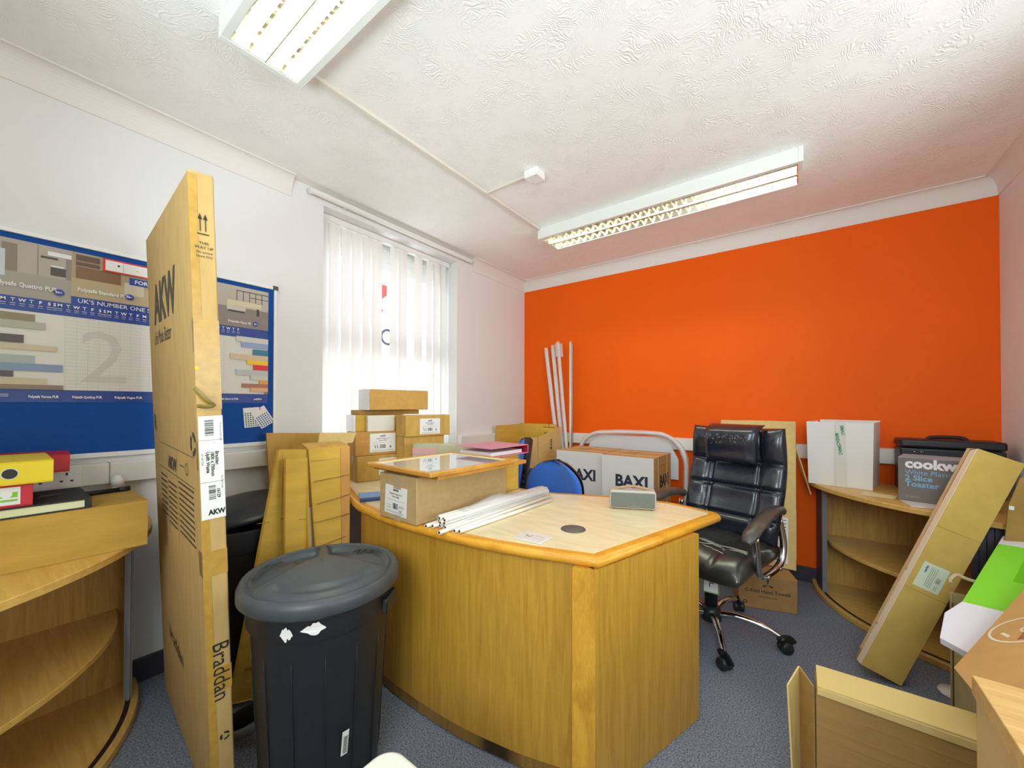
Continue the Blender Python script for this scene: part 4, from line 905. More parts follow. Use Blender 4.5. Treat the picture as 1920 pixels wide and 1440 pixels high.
for (x, y, a, L_) in ((0.33, -3.22, 0.2, 0.14), (0.25, -3.12, 0.1, 0.12)):
    t = thing('stapler', 'black stapler lying on the flat carton behind the files' if a > 0.15 else 'thin black marker lying on the flat carton beside the stapler', 'stapler' if a > 0.15 else 'pen', (x, y, CT+0.151), a)
    if a > 0.15:
        obj('base', bx(-0.018, 0.018, 0, L_, 0, 0.008), BLACKR, t, bevel=0.003); obj('arm', prism([(-0.016, 0.01, 0.008), (-0.016, L_, 0.010), (-0.016, L_-0.01, 0.024), (-0.016, 0.03, 0.036), (-0.016, 0.01, 0.03)], (0.032, 0, 0)), BLACKP, t, bevel=0.003)
    else: t.name = 'marker_pen'; obj('barrel', tube(bmesh.new(), [(0, 0, 0.008), (0, L_, 0.008)], 0.008, 12), BLACKR, t); obj('cap', tube(bmesh.new(), [(0, L_, 0.008), (0, L_+0.03, 0.008)], 0.0095, 12), INK, t)
t = thing('bottle', 'small clear plastic bottle with white flip cap on the cabinet behind the flat carton', 'bottle', (0.11, -2.985, CT)); t.scale = (1.2, 1.2, 1.2)
obj('bottle_body', lathe(bmesh.new(), [(0, 0.001), (0.026, 0.001), (0.028, 0.006), (0.028, 0.095), (0.024, 0.112), (0.014, 0.122), (0.013, 0.13), (0, 0.13)], seg=28), BOTTLE, t)
obj('bottle_cap', lathe(bmesh.new(), [(0, 0.13), (0.0155, 0.13), (0.0155, 0.15), (0.011, 0.155), (0.010, 0.162), (0, 0.163)], seg=24), WHITE, t)

# ------------------------------------------------------------------ far left corner: open carton on a cupboard, tubes, BAXI cartons
t = thing('low_cupboard', 'low beech cupboard in the corner carrying the open carton', 'cupboard', (0.055, -0.56, 0))
obj('cupboard_body', bx(0, 0.56, 0, 0.38, 0.0, 0.60), mat('orange_beech', 'CF9448', 0.4), t, bevel=0.002); obj('cupboard_top', bx(-0.002, 0.565, -0.012, 0.385, 0.60, 0.62), MC['orange_beech'], t, bevel=0.002)
obj('cupboard_door', bx(0.02, 0.54, -0.016, 0.0, 0.03, 0.59), MC['orange_beech'], t, bevel=0.002)
t = thing('open_carton', 'open brown carton with upright flaps and an asterisk mark in the far corner', 'cardboard box', (0.06, -0.545, 0.6205))
bm = bmesh.new(); W_, D_, Hc = 0.42, 0.375, 0.26
box(bm, 0, W_, 0, D_, 0, 0.005); box(bm, 0, 0.005, 0, D_, 0, 0.375); box(bm, 0.005, W_, D_-0.005, D_, 0.005, 0.385); box(bm, 0.005, W_, 0, 0.005, 0.005, 0.10)
obj('carton_body', bm, CARDY, t)
rf = prism([(0.46, D_, 0.0), (0.465, 0.0, 0.0), (0.475, -0.02, 0.295), (0.46, D_, 0.37)], (0.005, 0, 0)); o = obj('side_flap', rf, CARD2, t)
o = obj('front_flap', prism([(0.47, 0.0, 0.02), (0.47, -0.0, 0.295), (0.40, -0.055, 0.285), (0.40, -0.055, 0.01)], (0, 0.005, 0)), mat('cardboard_peach2', 'CDA066', 0.8), t)
bm = bmesh.new(); M = T(0.477, 0.16, 0.19) @ Matrix(((0, 0, 1, 0.006), (1, 0, 0, 0), (0, 1, 0, 0), (0, 0, 0, 1))); 
b2 = bmesh.new(); flat(b2, 0, 0.03, 0.05, 0.058); flat(b2, 0, 0.03, 0.066, 0.074); flat(b2, 0.006, 0.02, 0.02, 0.04); disc(b2, 0.014, 0.0, 0.012, 12); obj('flap_marks', b2, INK, t, M)
b2 = bmesh.new()
for k in range(3): b2_ = Rz(k*PI/3+0.1); flat(b2, -0.026, 0.026, -0.004, 0.004, 0, 0, b2_)
flat(b2, -0.06, 0.06, -0.002, 0.002, -0.0001, 0, T(0.03, 0.07, 0)); flat(b2, 0.03, 0.034, 0.07, 0.12)
obj('asterisk_mark', b2, INK, t, Matrix(((1, 0, 0, 0.31), (0, 0, -1, D_-0.007), (0, 1, 0, 0.285), (0, 0, 0, 1))))
for i, (x, y, a) in enumerate(((0.14, 0.05, 0.1), (0.11, 0.10, -0.2))):
    c = obj('packing_sheet', bx(0, 0.24, 0, 0.2, 0, 0.012), mat('packing_grey', '9E927A', 0.7), None, T(0.06+x, -0.545+y, 0.6265+0.013*i) @ Rz(a*0.3)); tag(c, ('lower' if i == 0 else 'upper') + ' grey card packing sheet lying inside the open corner carton', 'packing')
def strip(label, a, b_, w_, th, m, nm='plastic_strip', cat='plastic strip', wrap=True, yawn=0.0):
    a, b_ = Vector(a), Vector(b_); d = b_-a; t = thing(nm, label, cat, a); q = d.to_track_quat('Z', 'Y').to_matrix().to_4x4()
    L_ = d.length; bm = bmesh.new(); box(bm, -w_/2, w_/2, -th/2, th/2, 0, L_); box(bm, -w_/2, -w_/2+0.003, -th/2-0.006, -th/2, 0, L_); box(bm, w_/2-0.003, w_/2, -th/2-0.006, -th/2, 0, L_)
    obj('profile', bm, m, t, q)
    if wrap:
        bm = tube(bmesh.new(), [(0, 0, L_*k/14) for k in range(1, 15)]+[(0.004, 0, L_+0.03)], [(w_*0.6+0.003*((k*5) % 3), th*0.7+0.004) for k in range(15)], 10, caps=False); obj('film_wrap', bm, FILM, t, q)
    return t
strip('left white plastic strip in polythene leaning against the orange wall', (0.565, -0.115, 0.002), (0.285, -0.03, 1.715), 0.024, 0.02, WHITE)
strip('middle white plastic strip in polythene, the tallest leaning in the corner', (0.60, -0.12, 0.002), (0.36, -0.03, 1.735), 0.026, 0.02, WHITE)
t = strip('white plastic strip with square film bag at its top end, right of the leaning bunch', (0.655, -0.165, 0.002), (0.425, -0.045, 1.76), 0.022, 0.018, mat('strip_cream', 'E4DED2', 0.4))
bm = bmesh.new(); box(bm, -0.04, 0.03, -0.012, 0.012, 0, 0.13); obj('film_bag', bm, FILM, t, (Vector((0.425, -0.045, 1.76))-Vector((0.655, -0.165, 0.002))).to_track_quat('Z', 'Y').to_matrix().to_4x4() @ T(0, 0, 1.66))
t = thing('shower_pole', 'slim upright white and chrome pole against the orange wall', 'pole', (0.567, -0.066, 0))
obj('pole_tube', tube(bmesh.new(), [(0, 0, 0.0), (0, 0, 1.775)], 0.011, 14), mat('pole_cream', 'E8DCC4', 0.3), t); obj('pole_channel', bx(0.009, 0.024, -0.006, 0.008, 0.0, 1.75), ALU, t)
def baxi(label, o, yaw, dims):
    t = carton(label, o, yaw, dims, mat('cardboard_baxi', 'C59C62', 0.8, noise=0.08, scale=30), seam=True, tape=False)
    W_, D_, H_ = dims
    f = obj('printed_front', bx(-0.0012, 0, 0.001, D_-0.001, 0.001, H_-0.002), mat('white_print', 'DEDAD4', 0.6), t)
    bm = bmesh.new()
    for q in (W_*0.22, W_*0.72): box(bm, q, q+0.010, -0.0012, D_+0.001, H_, H_+0.0012); box(bm, q, q+0.010, -0.0014, 0.0, 0, H_+0.0012)
    obj('strapping_band', bm, mat('band_cream', 'E0D2A8', 0.35), t)
    def fn(bm):
        text_bm(bm, 'BAXI', 0.115, T(D_*0.27, H_-0.215), bold=0.0045, squash=0.95)
        flat(bm, D_*0.6, D_*0.8, H_-0.385, H_-0.383); flat(bm, D_*0.6, D_*0.8, H_-0.45, H_-0.448); flat(bm, D_*0.6, D_*0.603, H_-0.45, H_-0.383); flat(bm, D_*0.797, D_*0.8, H_-0.45, H_-0.383)
        lines(bm, D_*0.62, H_-0.40, D_*0.14, 3, 0.014, 0.003); lines(bm, D_*0.3, H_-0.40, D_*0.14, 2, 0.014, 0.004)
    printing(t, face(dims, 'x0'), fn, [mat('baxi_ink', '2A2F3E', 0.6)], lift=0.002)
    bm = bmesh.new(); disc(bm, D_*0.47, H_-0.30, 0.042, 24, 0, 0, ry=0.022); obj('hand_hole', bm, mat('hole_brown', '6A5240', 0.8), t, face(dims, 'x0') @ T(0, 0, 0.0018))
    def fn(bm): text_bm(bm, 'BAXI', 0.115, T(W_*0.32, H_-0.22), bold=0.0045, squash=0.85); lines(bm, W_*0.35, H_-0.07, W_*0.4, 1, 0.01, 0.003); lines(bm, W_*0.35, H_-0.38, W_*0.3, 3, 0.014, 0.003)
    printing(t, face(dims, 'y0'), fn, [MC['baxi_ink']], lift=0.001)
    def fn(bm): text_bm(bm, 'BAXI', 0.03, T(W_*0.1, D_*0.7)); lines(bm, W_*0.3, D_*0.6, W_*0.4, 2, 0.03, 0.006)
    printing(t, face(dims, 'top'), fn, [INKG], lift=0.0015)
    return t
baxi('white fronted boiler carton with bold black lettering, partly behind the blue chair', (1.0846, -0.5316, 0.0), 1.5637, (0.40, 0.399, 0.82))
baxi('white fronted boiler carton with bold black lettering also on its brown side', (1.4792, -0.5845, 0.0), 1.5564, (0.42, 0.3788, 0.82))
# shower rail in polythene
t = thing('shower_screen', 'white arched shower frame wrapped in polythene behind the boiler cartons', 'shower frame', (0, 0, 0))
P = [(0.665, -0.085, 0.0), (0.665, -0.085, 0.70)] + [(0.665+0.22*(1-math.cos(k/8*PI/2)), -0.085, 0.72+0.225*math.sin(k/8*PI/2)) for k in range(9)] + [(1.05, -0.083, 0.956), (1.25, -0.083, 0.958)] + [(1.36+0.215*math.sin(k/8*PI/2), -0.083, 0.955-0.235*(1-math.cos(k/8*PI/2))) for k in range(9)] + [(1.575, -0.085, 0.5), (1.575, -0.085, 0.0)]
obj('frame_tube', tube(bmesh.new(), P, 0.013, 12), mat('shower_white', 'E9E7E3', 0.3), t)
bm = bmesh.new(); R1 = []
for i, p in enumerate(P): R1.append((0.026+0.008*math.sin(i*2.3), 0.020))
bm = tube(bm, P, R1, 12, caps=False)
rnd = random.Random(3)
for v_ in bm.verts: v_.co += Vector((rnd.uniform(-1, 1), rnd.uniform(-.6, .2), rnd.uniform(-1, 1)))*0.005
obj('film_wrap', bm, FILM, t)
obj('centre_panel', prism([(0.72, -0.078, 0.74), (0.78, -0.078, 0.86), (0.90, -0.078, 0.915), (1.35, -0.078, 0.92), (1.46, -0.078, 0.87), (1.52, -0.078, 0.76), (1.52, -0.078, 0.60), (0.72, -0.078, 0.60)], (0, 0.004, 0)), mat('panel_pale', 'D6D9E0', 0.25), t)

# ------------------------------------------------------------------ blue task chairs
def task_chair(label, loc, rz, top=0.86, tilt=0.1, leanx=0):
    t = thing('task_chair', label, 'chair', loc, rz)
    def ol(U, V):
        z = (V+1)/2; wd = 0.205*(1-0.30*max(0, V)**2.2-0.10*max(0, -V)**2)
        rr_ = math.sqrt(max(0.0, 1-max(0, (V-0.35)/0.65)**2.4)) if V > 0.35 else 1
        rb = math.sqrt(max(0.0, 1-max(0, (-V-0.6)/0.4)**2.4)) if V < -0.6 else 1
        return U*wd*rr_*rb, z*0.42
    bd = lambda x, y, z, U, V: (x, y-0.04*(U*U)+tilt*z, z)
    b_ = obj('backrest', pad(0.42, 0.42, 0.035, None, 26, 26, 6, ol, 0.1, bd), BLUEF, t, T(0, 0.20, top-0.42))
    sh = obj('back_shell', pad(0.43, 0.43, 0.0, None, 26, 26, 6, lambda U, V: (ol(U, V)[0]*1.03, ol(U, V)[1]*1.02-0.004), 1, lambda x, y, z, U, V: (x, y-0.04*(U*U)+tilt*z+0.004+0.020*(1 if abs(U) < 0.97 and abs(V) < 0.97 else 0), z)), BLACKR, t, T(0, 0.204, top-0.42))
    obj('seat', pad(0.46, 0.44, 0.04, None, 24, 24, 5, None, 0.6), BLUEF, t, T(0, -0.24, 0.47) @ Matrix.Rotation(-PI/2, 4, 'X'))
    obj('back_bracket', tube(bmesh.new(), smoothpts([(0, 0.05, 0.43), (0, 0.2, 0.42), (0, 0.27, 0.5), (0, 0.26, top-0.2)], 5), (0.012, 0.022), 10), BLACKR, t)
    obj('gas_column', tube(bmesh.new(), [(0, 0, 0.08), (0, 0, 0.43)], 0.025, 16), BLACKR, t)
    for k in range(5):
        a = 2*PI*k/5; c, s = math.cos(a), math.sin(a)
        lg = obj('base_leg', tube(bmesh.new(), [(0.02*c, 0.02*s, 0.09), (0.15*c, 0.15*s, 0.085), (0.28*c, 0.28*s, 0.065)], [0.022, 0.02, 0.015], 10), BLACKR, t)
        bm = bmesh.new(); M = T(0.28*c, 0.28*s, 0.025) @ Rz(a) @ Matrix.Rotation(PI/2, 4, 'X')
        lathe(bm, [(0, -0.02), (0.022, -0.02), (0.025, -0.014), (0.025, 0.014), (0.022, 0.02), (0, 0.02)], seg=18, M=M); obj('castor', bm, BLACKP, lg)
    return t
task_chair('blue fabric office chair behind the desk, its rounded back facing the camera', (1.114, -1.538, 0), -0.15, 0.865, 0.06)
task_chair('blue fabric office chair turned sideways, showing its dark shell by the open carton', (0.652, -1.345, 0), -0.88, 0.968, 0.14)

# ------------------------------------------------------------------ executive chair
ec = thing('executive_chair', 'black leather executive chair with chrome arms and worn headrest beside the desk', 'chair', (1.90, -1.015, 0), -0.2733)
def groove(v, c, w_, d): return -d*math.exp(-((v-c)/w_)**2)
def backf(U, V):
    s = 0
    sx = groove(U, -0.50, 0.035, 0.35) + groove(U, 0.50, 0.035, 0.35)
    sz = sum(groove(V, c, 0.03, 0.42) for c in (-0.62, -0.1, 0.36))
    ce = 0.30*(abs(U) > 0.5)*1.0
    return sx+sz + 0.35*min(1, max(0, (abs(U)-0.5)/0.12)) + 0.10*math.cos(V*9)
def bbend(x, y, z, U, V):
    ws = 1.0+0.04*math.sin((V+1)/2*PI)
    return (x*ws, y-0.05*U*U+0.03*math.sin((V+0.4)*2.4), z)
bk = obj('backrest', pad(0.475, 0.60, 0.055, backf, 56, 60, 7, None, 0.9, bbend), LEATHER, ec, T(0.025, 0.205, 0.465) @ Matrix.Rotation(-0.17, 4, 'X'))
bm = bmesh.new()
pts = [(0.475/2*0.985*(1.0+0.04*math.sin((V+1)/2*PI)), -0.045, (V+1)*0.30) for V in [-0.9+1.75*k/14 for k in range(15)]]
tube(bm, [(x, y-0.0+0.03*math.sin(((z/0.3-1)+0.4)*2.4), z) for x, y, z in pts], 0.0018, 6); tube(bm, [(-x, y+0.03*math.sin(((z/0.3-1)+0.4)*2.4), z) for x, y, z in pts], 0.0018, 6)
obj('piping', bm, mat('piping_grey', '8C9098', 0.5), bk)
def hb(x, y, z, U, V):
    return (x*(1+0.05*V), y-0.085-0.012*math.sin(V*2)+(0.05*max(0, V-0.45)**1.5*4), z)
hr = obj('headrest', pad(0.27, 0.22, 0.045, lambda U, V: 0.1*math.cos(V*5), 34, 30, 6, None, 0.7, hb), LEATHER, ec, T(0.03, 0.232, 0.86) @ Matrix.Rotation(-0.17, 4, 'X'))
WORN = mat('worn_leather', '6E6E70', 0.7, noise=0.6, scale=120, bump=0.8, bscale=160)
N, L = nt(WORN); 
bm = pad(0.262, 0.06, 0.047, None, 34, 10, 7, None, 0.9, lambda x, y, z, U, V: (x, y-0.088+0.03*((V+1)/2)**2, z))
# peeling flakes as many small ragged facets over the top of the headrest
bm.free(); bm = bmesh.new(); rnd = random.Random(21)
for i in range(150):
    u = rnd.uniform(-0.125, 0.10); v_ = min(0.97, 0.62+abs(rnd.gauss(0, 0.2))*1.0 if rnd.random() < 0.6 else rnd.uniform(0.45, 0.95))
    v_ = 1.55-v_ if v_ > 0.97 else v_
    U, V = u/0.135, 2*v_-1; e = max(0.0, (1-abs(U)**6)*(1-abs(V)**6))**(1/2.2); y = -0.045*e*(1+0.1*math.cos(V*5)); x, y, z = hb(u, y, v_*0.20, U, V)
    s = rnd.uniform(0.002, 0.0055); n = 5; f = [bm.verts.new((x+s*rnd.uniform(0.5, 1.3)*math.cos(2*PI*k/n), y-0.0012, z+s*rnd.uniform(0.4, 1.0)*math.sin(2*PI*k/n))) for k in range(n)]; bm.faces.new(f)
o = obj('peeling_patch', bm, WORN, hr); o['kind'] = 'stuff'
def seatf(U, V): return groove(U, -0.45, 0.03, 0.25)+groove(U, 0.45, 0.03, 0.25)+groove(V, -0.35, 0.03, 0.3)+0.12*math.cos(U*7)
def sbend(x, y, z, U, V):   # z runs front(0)->back; local y is height (negative = up before rotation)
    return (x*(1+0.03*math.cos(V)), y+0.07*max(0, -V-0.35)**1.6, z)
st = obj('seat', pad(0.50, 0.52, 0.062, seatf, 50, 50, 5, None, 1.1, sbend), mat('seat_leather', '33332F', 0.28, spec=0.8, noise=0.45, scale=7, bump=0.35, bscale=28), ec, T(0, -0.285, 0.44) @ Matrix.Rotation(-PI/2, 4, 'X'))
bm = bmesh.new(); rnd = random.Random(4)
for (cx0, cy0, L0, a0) in ((0.03, -0.16, 0.10, 0.5), (0.10, -0.20, 0.12, -0.3), (0.16, -0.12, 0.12, 0.1), (-0.12, -0.1, 0.1, 0.9), (0.0, -0.06, 0.08, -0.5)):
    P_ = []
    for k in range(8): P_.append((cx0+L0*(k/7-0.5)*math.cos(a0)+rnd.uniform(-.004, .004), cy0+L0*(k/7-0.5)*math.sin(a0)+rnd.uniform(-.006, .006), 0.5025))
    tube(bm, P_, 0.0022, 5)
obj('leather_cracks', bm, mat('crack_pale', 'B9B8A6', 0.6), ec)
obj('seat_mechanism', bx(-0.09, 0.09, -0.13, 0.12, 0.345, 0.375), BLACKR, ec, bevel=0.006)
obj('seat_pan', bx(-0.20, 0.20, -0.2, 0.2, 0.374, 0.40), BLACKR, ec, bevel=0.01)
for s in (-1, 1):
    fr = smoothpts([(s*0.255, 0.175, 0.615), (s*0.275, 0.175, 0.50), (s*0.275, 0.15, 0.425), (s*0.272, 0.09, 0.392), (s*0.268, -0.02, 0.384), (s*0.27, -0.10, 0.40), (s*0.275, -0.145, 0.46), (s*0.278, -0.185, 0.60)], 5)
    af = obj('arm_frame', tube(bmesh.new(), fr, (0.012, 0.016), 12), CHROME, ec)
    bm = bmesh.new()
    for yy in (-0.05, 0.1): lathe(bm, [(0, -0.004), (0.009, -0.004), (0.009, 0.004), (0, 0.004)], seg=14, M=T(s*0.286, yy, 0.39) @ Matrix.Rotation(PI/2, 4, 'Y'))
    obj('bolt', bm, ALU, af)
    pp = smoothpts([(s*0.272, -0.262, 0.585), (s*0.275, -0.22, 0.618), (s*0.275, -0.12, 0.652), (s*0.272, 0.02, 0.672), (s*0.265, 0.13, 0.668), (s*0.258, 0.205, 0.648)], 6)
    n = len(pp); rad = [(0.018+0.016*math.sin(min(1, k/(n-1)*4)*PI/2)-0.012*max(0, k/(n-1)-0.75)*4, 0.012+0.010*math.sin(min(1, k/(n-1)*4)*PI/2)) for k in range(n)]
    obj('armrest', tube(bmesh.new(), pp, rad, 16), mat('arm_leather', '2A2827', 0.4, spec=0.6, noise=0.6, scale=14, col2='5A5148', bump=0.4, bscale=40), af)
obj('gas_column', tube(bmesh.new(), [(0, 0, 0.10), (0, 0, 0.22), (0, 0, 0.2201), (0, 0, 0.35)], [0.031, 0.031, 0.034, 0.034], 20), BLACKP, ec)
obj('hub', lathe(bmesh.new(), [(0, 0.055), (0.04, 0.055), (0.05, 0.065), (0.048, 0.11), (0.034, 0.135), (0, 0.135)], seg=28), BLACKP, ec)
a_off = math.atan2(-1.309+1.015, 2.001-1.90)+0.2733
for k in range(5):
    a = a_off+2*PI*k/5; c, s = math.cos(a), math.sin(a)
    lg = obj('base_leg', tube(bmesh.new(), smoothpts([(0.035*c, 0.035*s, 0.095), (0.12*c, 0.12*s, 0.108), (0.22*c, 0.22*s, 0.098), (0.29*c, 0.29*s, 0.072), (0.312*c, 0.312*s, 0.058)], 4), [0.017]*5+[0.015]*6+[0.0135]*6, 12), CHROME, ec)
    cs = obj('castor', lathe(bmesh.new(), [(0, -0.026), (0.024, -0.026), (0.028, -0.02), (0.028, -0.004), (0.02, -0.002), (0.02, 0.002), (0.028, 0.004), (0.028, 0.02), (0.024, 0.026), (0, 0.026)], seg=24, M=T(0.32*c, 0.32*s, 0.028) @ Rz(a+0.6) @ Matrix.Rotation(PI/2, 4, 'X')), BLACKP, lg)
    bm = bmesh.new(); M = T(0.32*c, 0.32*s, 0.028) @ Rz(a+0.6); tube(bm, [M @ Vector((0.034*math.cos(q), 0, 0.034*math.sin(q))) for q in [0.3+2.2*i/8 for i in range(9)]], (0.003, 0.024), 8); obj('castor_hood', bm, BLACKR, lg)
tg = obj('instruction_tag', bx(0, 0.075, 0, 0.002, 0, 0.125), mat('tag_green', '7FA86A', 0.6), ec, T(0.005, -0.10, 0.235) @ Rz(0.3))
obj('tag_face', bx(0.006, 0.069, -0.001, 0, 0.006, 0.119), PAPER, tg)
bm = bmesh.new(); flat(bm, 0.02, 0.055, 0.07, 0.078); flat(bm, 0.03, 0.034, 0.03, 0.055); flat(bm, 0.034, 0.05, 0.05, 0.055); flat(bm, 0.02, 0.045, 0.095, 0.1); obj('tag_print', bm, INK, tg, Matrix(((1, 0, 0, 0), (0, 0, -1, -0.0015), (0, 1, 0, 0), (0, 0, 0, 1))))

# ------------------------------------------------------------------ cartons behind the executive chair
dC = (0.26, 0.295, 0.195); t = carton('brown paper hand towel carton on the carpet behind the executive chair', (2.268, -0.561, 0.0), 1.852, dC, mat('cardboard_mid', 'AE8550', 0.85, noise=0.1, scale=25), seam=False, tape=False)
def fn(bm):
    text_bm(bm, 'C-Fold Hand Towels', 0.0285, T(0.148, 0.095), 'CENTER', 0.0005, squash=0.95); text_bm(bm, '100% Recycled', 0.016, T(0.148, 0.068), 'CENTER')
    for a in (PI/2, PI/2+2.2, PI/2-2.2): poly(bm, [(0.15+0.03*math.cos(a)-0.007*math.sin(a), 0.15+0.026*math.sin(a)+0.007*math.cos(a)), (0.15+0.03*math.cos(a)+0.007*math.sin(a), 0.15+0.026*math.sin(a)-0.007*math.cos(a)), (0.15, 0.143)])
    ring(bm, 0.035, 0.035, 0.006, 0.011, 12)
printing(t, face(dC, 'x0'), fn, [mat('green_black_ink', '2E3A30', 0.7)])
t = thing('tall_carton', 'tall flat cream carton with barcode label leaning on the orange wall behind the executive chair', 'cardboard box', M=boxM((2.282, -0.455, 0.197), PI/2-0.02, 0, 0.0))
bm = bmesh.new(); dT = (0.085, 0.44, 0.93); b_ = boxM((2.262, -0.43, 0.202), PI/2, 0.0, 0.335)
t.matrix_world = b_
obj('box_body', bx(0, dT[0], 0, dT[1], 0, dT[2]), CARD2, t, bevel=0.003)
F = face(dT, 'x0'); FY = face(dT, 'y0')
obj('brown_tape', bx(0.14, 0.36, 0.87, 0.93, 0, 0.001), MC['cardboard_light'], t, F); l = sheet(t, F @ T(0.30, 0.03, 0.0), 0.10, 0.27); 
def fn(bm): bars(bm, 0.02, 0.19, 0.03, 0.06, 14, 0, 4, True); bars(bm, 0.02, 0.06, 0.03, 0.06, 14, 0, 8, True); text_bm(bm, 'AKW', 0.028, T(0.012, 0.01), bold=0.002); lines(bm, 0.06, 0.25, 0.03, 8, 0.02, 0.005)
printing(l, Matrix.Identity(4), fn, [INK])
l = sheet(t, FY @ T(0.006, 0.06, 0.0), 0.072, 0.30); printing(l, Matrix.Identity(4), fn, [INK])
obj('loose_flap', prism([(0.0, -0.002, 0.74), (0.05, -0.002, 0.70), (0.08, -0.07, 0.48), (0.06, -0.072, 0.47)], (0, -0.006, 0)), CARD2, t)
obj('side_tape', bx(0.0, 0.085, -0.001, 0.0, 0.79, 0.82), DGREY, t)
# ------------------------------------------------------------------ goods on the right corner cabinet
dW = (0.28, 0.30, 0.38)
t = thing('cardboard_box', 'tall white carton with green tape lettering standing on the right corner cabinet', 'cardboard box', M=boxM((2.613, -0.335, CT+0.0), 1.3528))
bm = bmesh.new(); W_, D_, H_ = dW; tt = 0.004
box(bm, 0, W_, 0, D_, 0, tt); box(bm, 0, tt, 0, D_, tt, H_); box(bm, W_-tt, W_, 0, D_, tt, H_+0.006); box(bm, tt, W_-tt, 0, tt, tt, H_); box(bm, tt, W_-tt, D_-tt, D_, tt, H_)
for q in bm.verts:
    k = 1+0.05*(q.co.z/H_-0.5); q.co.x = W_/2+(q.co.x-W_/2)*k; q.co.y = D_/2+(q.co.y-D_/2)*k
obj('box_body', bm, mat('white_board', 'E6E5E1', 0.6), t)
F = face(dW, 'x0') @ T(0, 0, 0.0065) 
obj('clear_tape', bx(0.135, 0.18, 0.0, H_, -0.003, 0.001), mat('tape_pale', 'DEDCD2', 0.2), t, F)
def fn(bm):
    for i, (s_, u, v) in enumerate((('SMAC', 0.158, 0.36), ('MASAC', 0.135, 0.315), ('SMAC', 0.147, 0.245))): text_bm(bm, s_, 0.022, T(u, v) @ Rz(-PI/2+0.12), bold=0.0008)
printing(t, F, fn, [mat('green_ink', '3C9A78', 0.6)], lift=0.003)
t = thing('equipment_case', 'wide black case with rounded lid and small chrome studs behind the toaster box', 'case', (2.735, -0.25, CT))
obj('case_body', bx(0, 0.385, 0, 0.17, 0, 0.245), mat('case_black', '1E2026', 0.4, bump=0.1, bscale=200), t, bevel=0.01, seg=3)
obj('case_lid', bx(-0.002, 0.388, -0.002, 0.172, 0.247, 0.292), MC['case_black'], t, bevel=0.012, seg=3)
for x in (0.055, 0.082, 0.29, 0.318): obj('stud', lathe(bmesh.new(), [(0, 0), (0.004, 0), (0.003, 0.003), (0, 0.004)], seg=12, M=T(x, -0.0005, 0.225) @ Matrix.Rotation(PI/2, 4, 'X')), CHROME, t)
obj('carry_handle', tube(bmesh.new(), smoothpts([(0.12, 0.08, 0.29), (0.14, 0.08, 0.303), (0.24, 0.08, 0.305), (0.27, 0.08, 0.29)], 5), (0.006, 0.01), 8), BLACKR, t)
dTo = (0.20, 0.30, 0.213)
t = thing('toaster_box', 'dark grey two slice toaster box on the papers of the right cabinet', 'toaster box', M=boxM((2.968, -0.642, CT+0.008), 1.3005+0.02))
obj('box_body', bx(0, dTo[0], 0, dTo[1], 0, dTo[2]), mat('toaster_grey', '77716E', 0.4, noise=0.05, scale=10), t, bevel=0.002)
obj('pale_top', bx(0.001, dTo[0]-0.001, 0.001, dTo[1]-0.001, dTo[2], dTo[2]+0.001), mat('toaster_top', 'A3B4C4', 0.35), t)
F = face(dTo, 'x0')
printing(t, F, lambda bm: text_bm(bm, 'cookworks', 0.062, T(0.025, 0.165), bold=0.0028, squash=1.0), [mat('print_white', 'F0EEF4', 0.4)])
def fn(bm): text_bm(bm, 'White Plastic', 0.032, T(0.025, 0.132), squash=0.95); text_bm(bm, '2 Slice', 0.036, T(0.025, 0.103), bold=0.0009); text_bm(bm, 'Toaster', 0.036, T(0.025, 0.073), bold=0.0009)
printing(t, F, fn, [mat('print_cyan', '86B8DA', 0.4)])
printing(t, F, lambda bm: (text_bm(bm, '800W', 0.02, T(0.025, 0.015)), flat(bm, 0.19, 0.20, 0.012, 0.03)), [mat('print_dim', '97918E', 0.5)])
for i, (o_, a, sz, lab) in enumerate((((2.70, -0.70, CT), 0.10, (0.21, 0.16), 'white paper pad lying under the toaster box'), ((2.545, -0.50, CT), -0.25, (0.13, 0.10), 'cream note sheet lying in front of the tall white carton'), )):
    c = obj('paper_pad' if i == 0 else 'paper_sheet', bx(0, sz[0], 0, sz[1], 0, 0.007 if i == 0 else 0.0015), mat('pad_white', 'DAD2CE', 0.6) if i == 0 else mat('note_cream', 'E6DCA8', 0.6), None, T(*o_) @ Rz(a)); tag(c, lab, 'paper')
# long leaning carton
dL = (0.0594, 0.1433, 1.0326); oL = (2.6185, -0.9971, 0.0005)
t = thing('long_carton', 'long brown carton with pale open edge and white label leaning over the right corner cabinet', 'cardboard box', M=boxM(oL, 1.7904, 0.3945, 0.0494))
t.location.z = 0.0045
obj('box_body', bx(0.004, dL[0], 0, dL[1], 0, dL[2]), CARDD, t, bevel=0.002)
obj('front_panel', bx(-0.001, 0.004, 0, dL[1], 0, dL[2]), mat('cardboard_olive', 'D0B05C', 0.85, noise=0.08, scale=20), t, bevel=0.001)
obj('pale_edge', prism([(x, dL[1]+0.001, z) for x, z in ((-0.001, 0.002), (0.036, 0.0), (0.036, 0.18), (0.028, 0.19), (0.036, 0.20), (0.036, 0.45), (0.028, 0.46), (0.034, 0.47), (0.034, 1.02), (-0.001, 1.03))], (0, 0.002, 0)), mat('cardboard_raw', 'F0DCC0', 0.85), t)
obj('flap_tabs', prism([(x, dL[1]+0.0005, z) for x, z in ((0.040, 0.05), (0.059, 0.05), (0.059, 1.03), (0.044, 1.03), (0.046, 0.80), (0.040, 0.78))], (0, 0.0022, 0)), mat('cardboard_raw2', 'D8B584', 0.85), t)
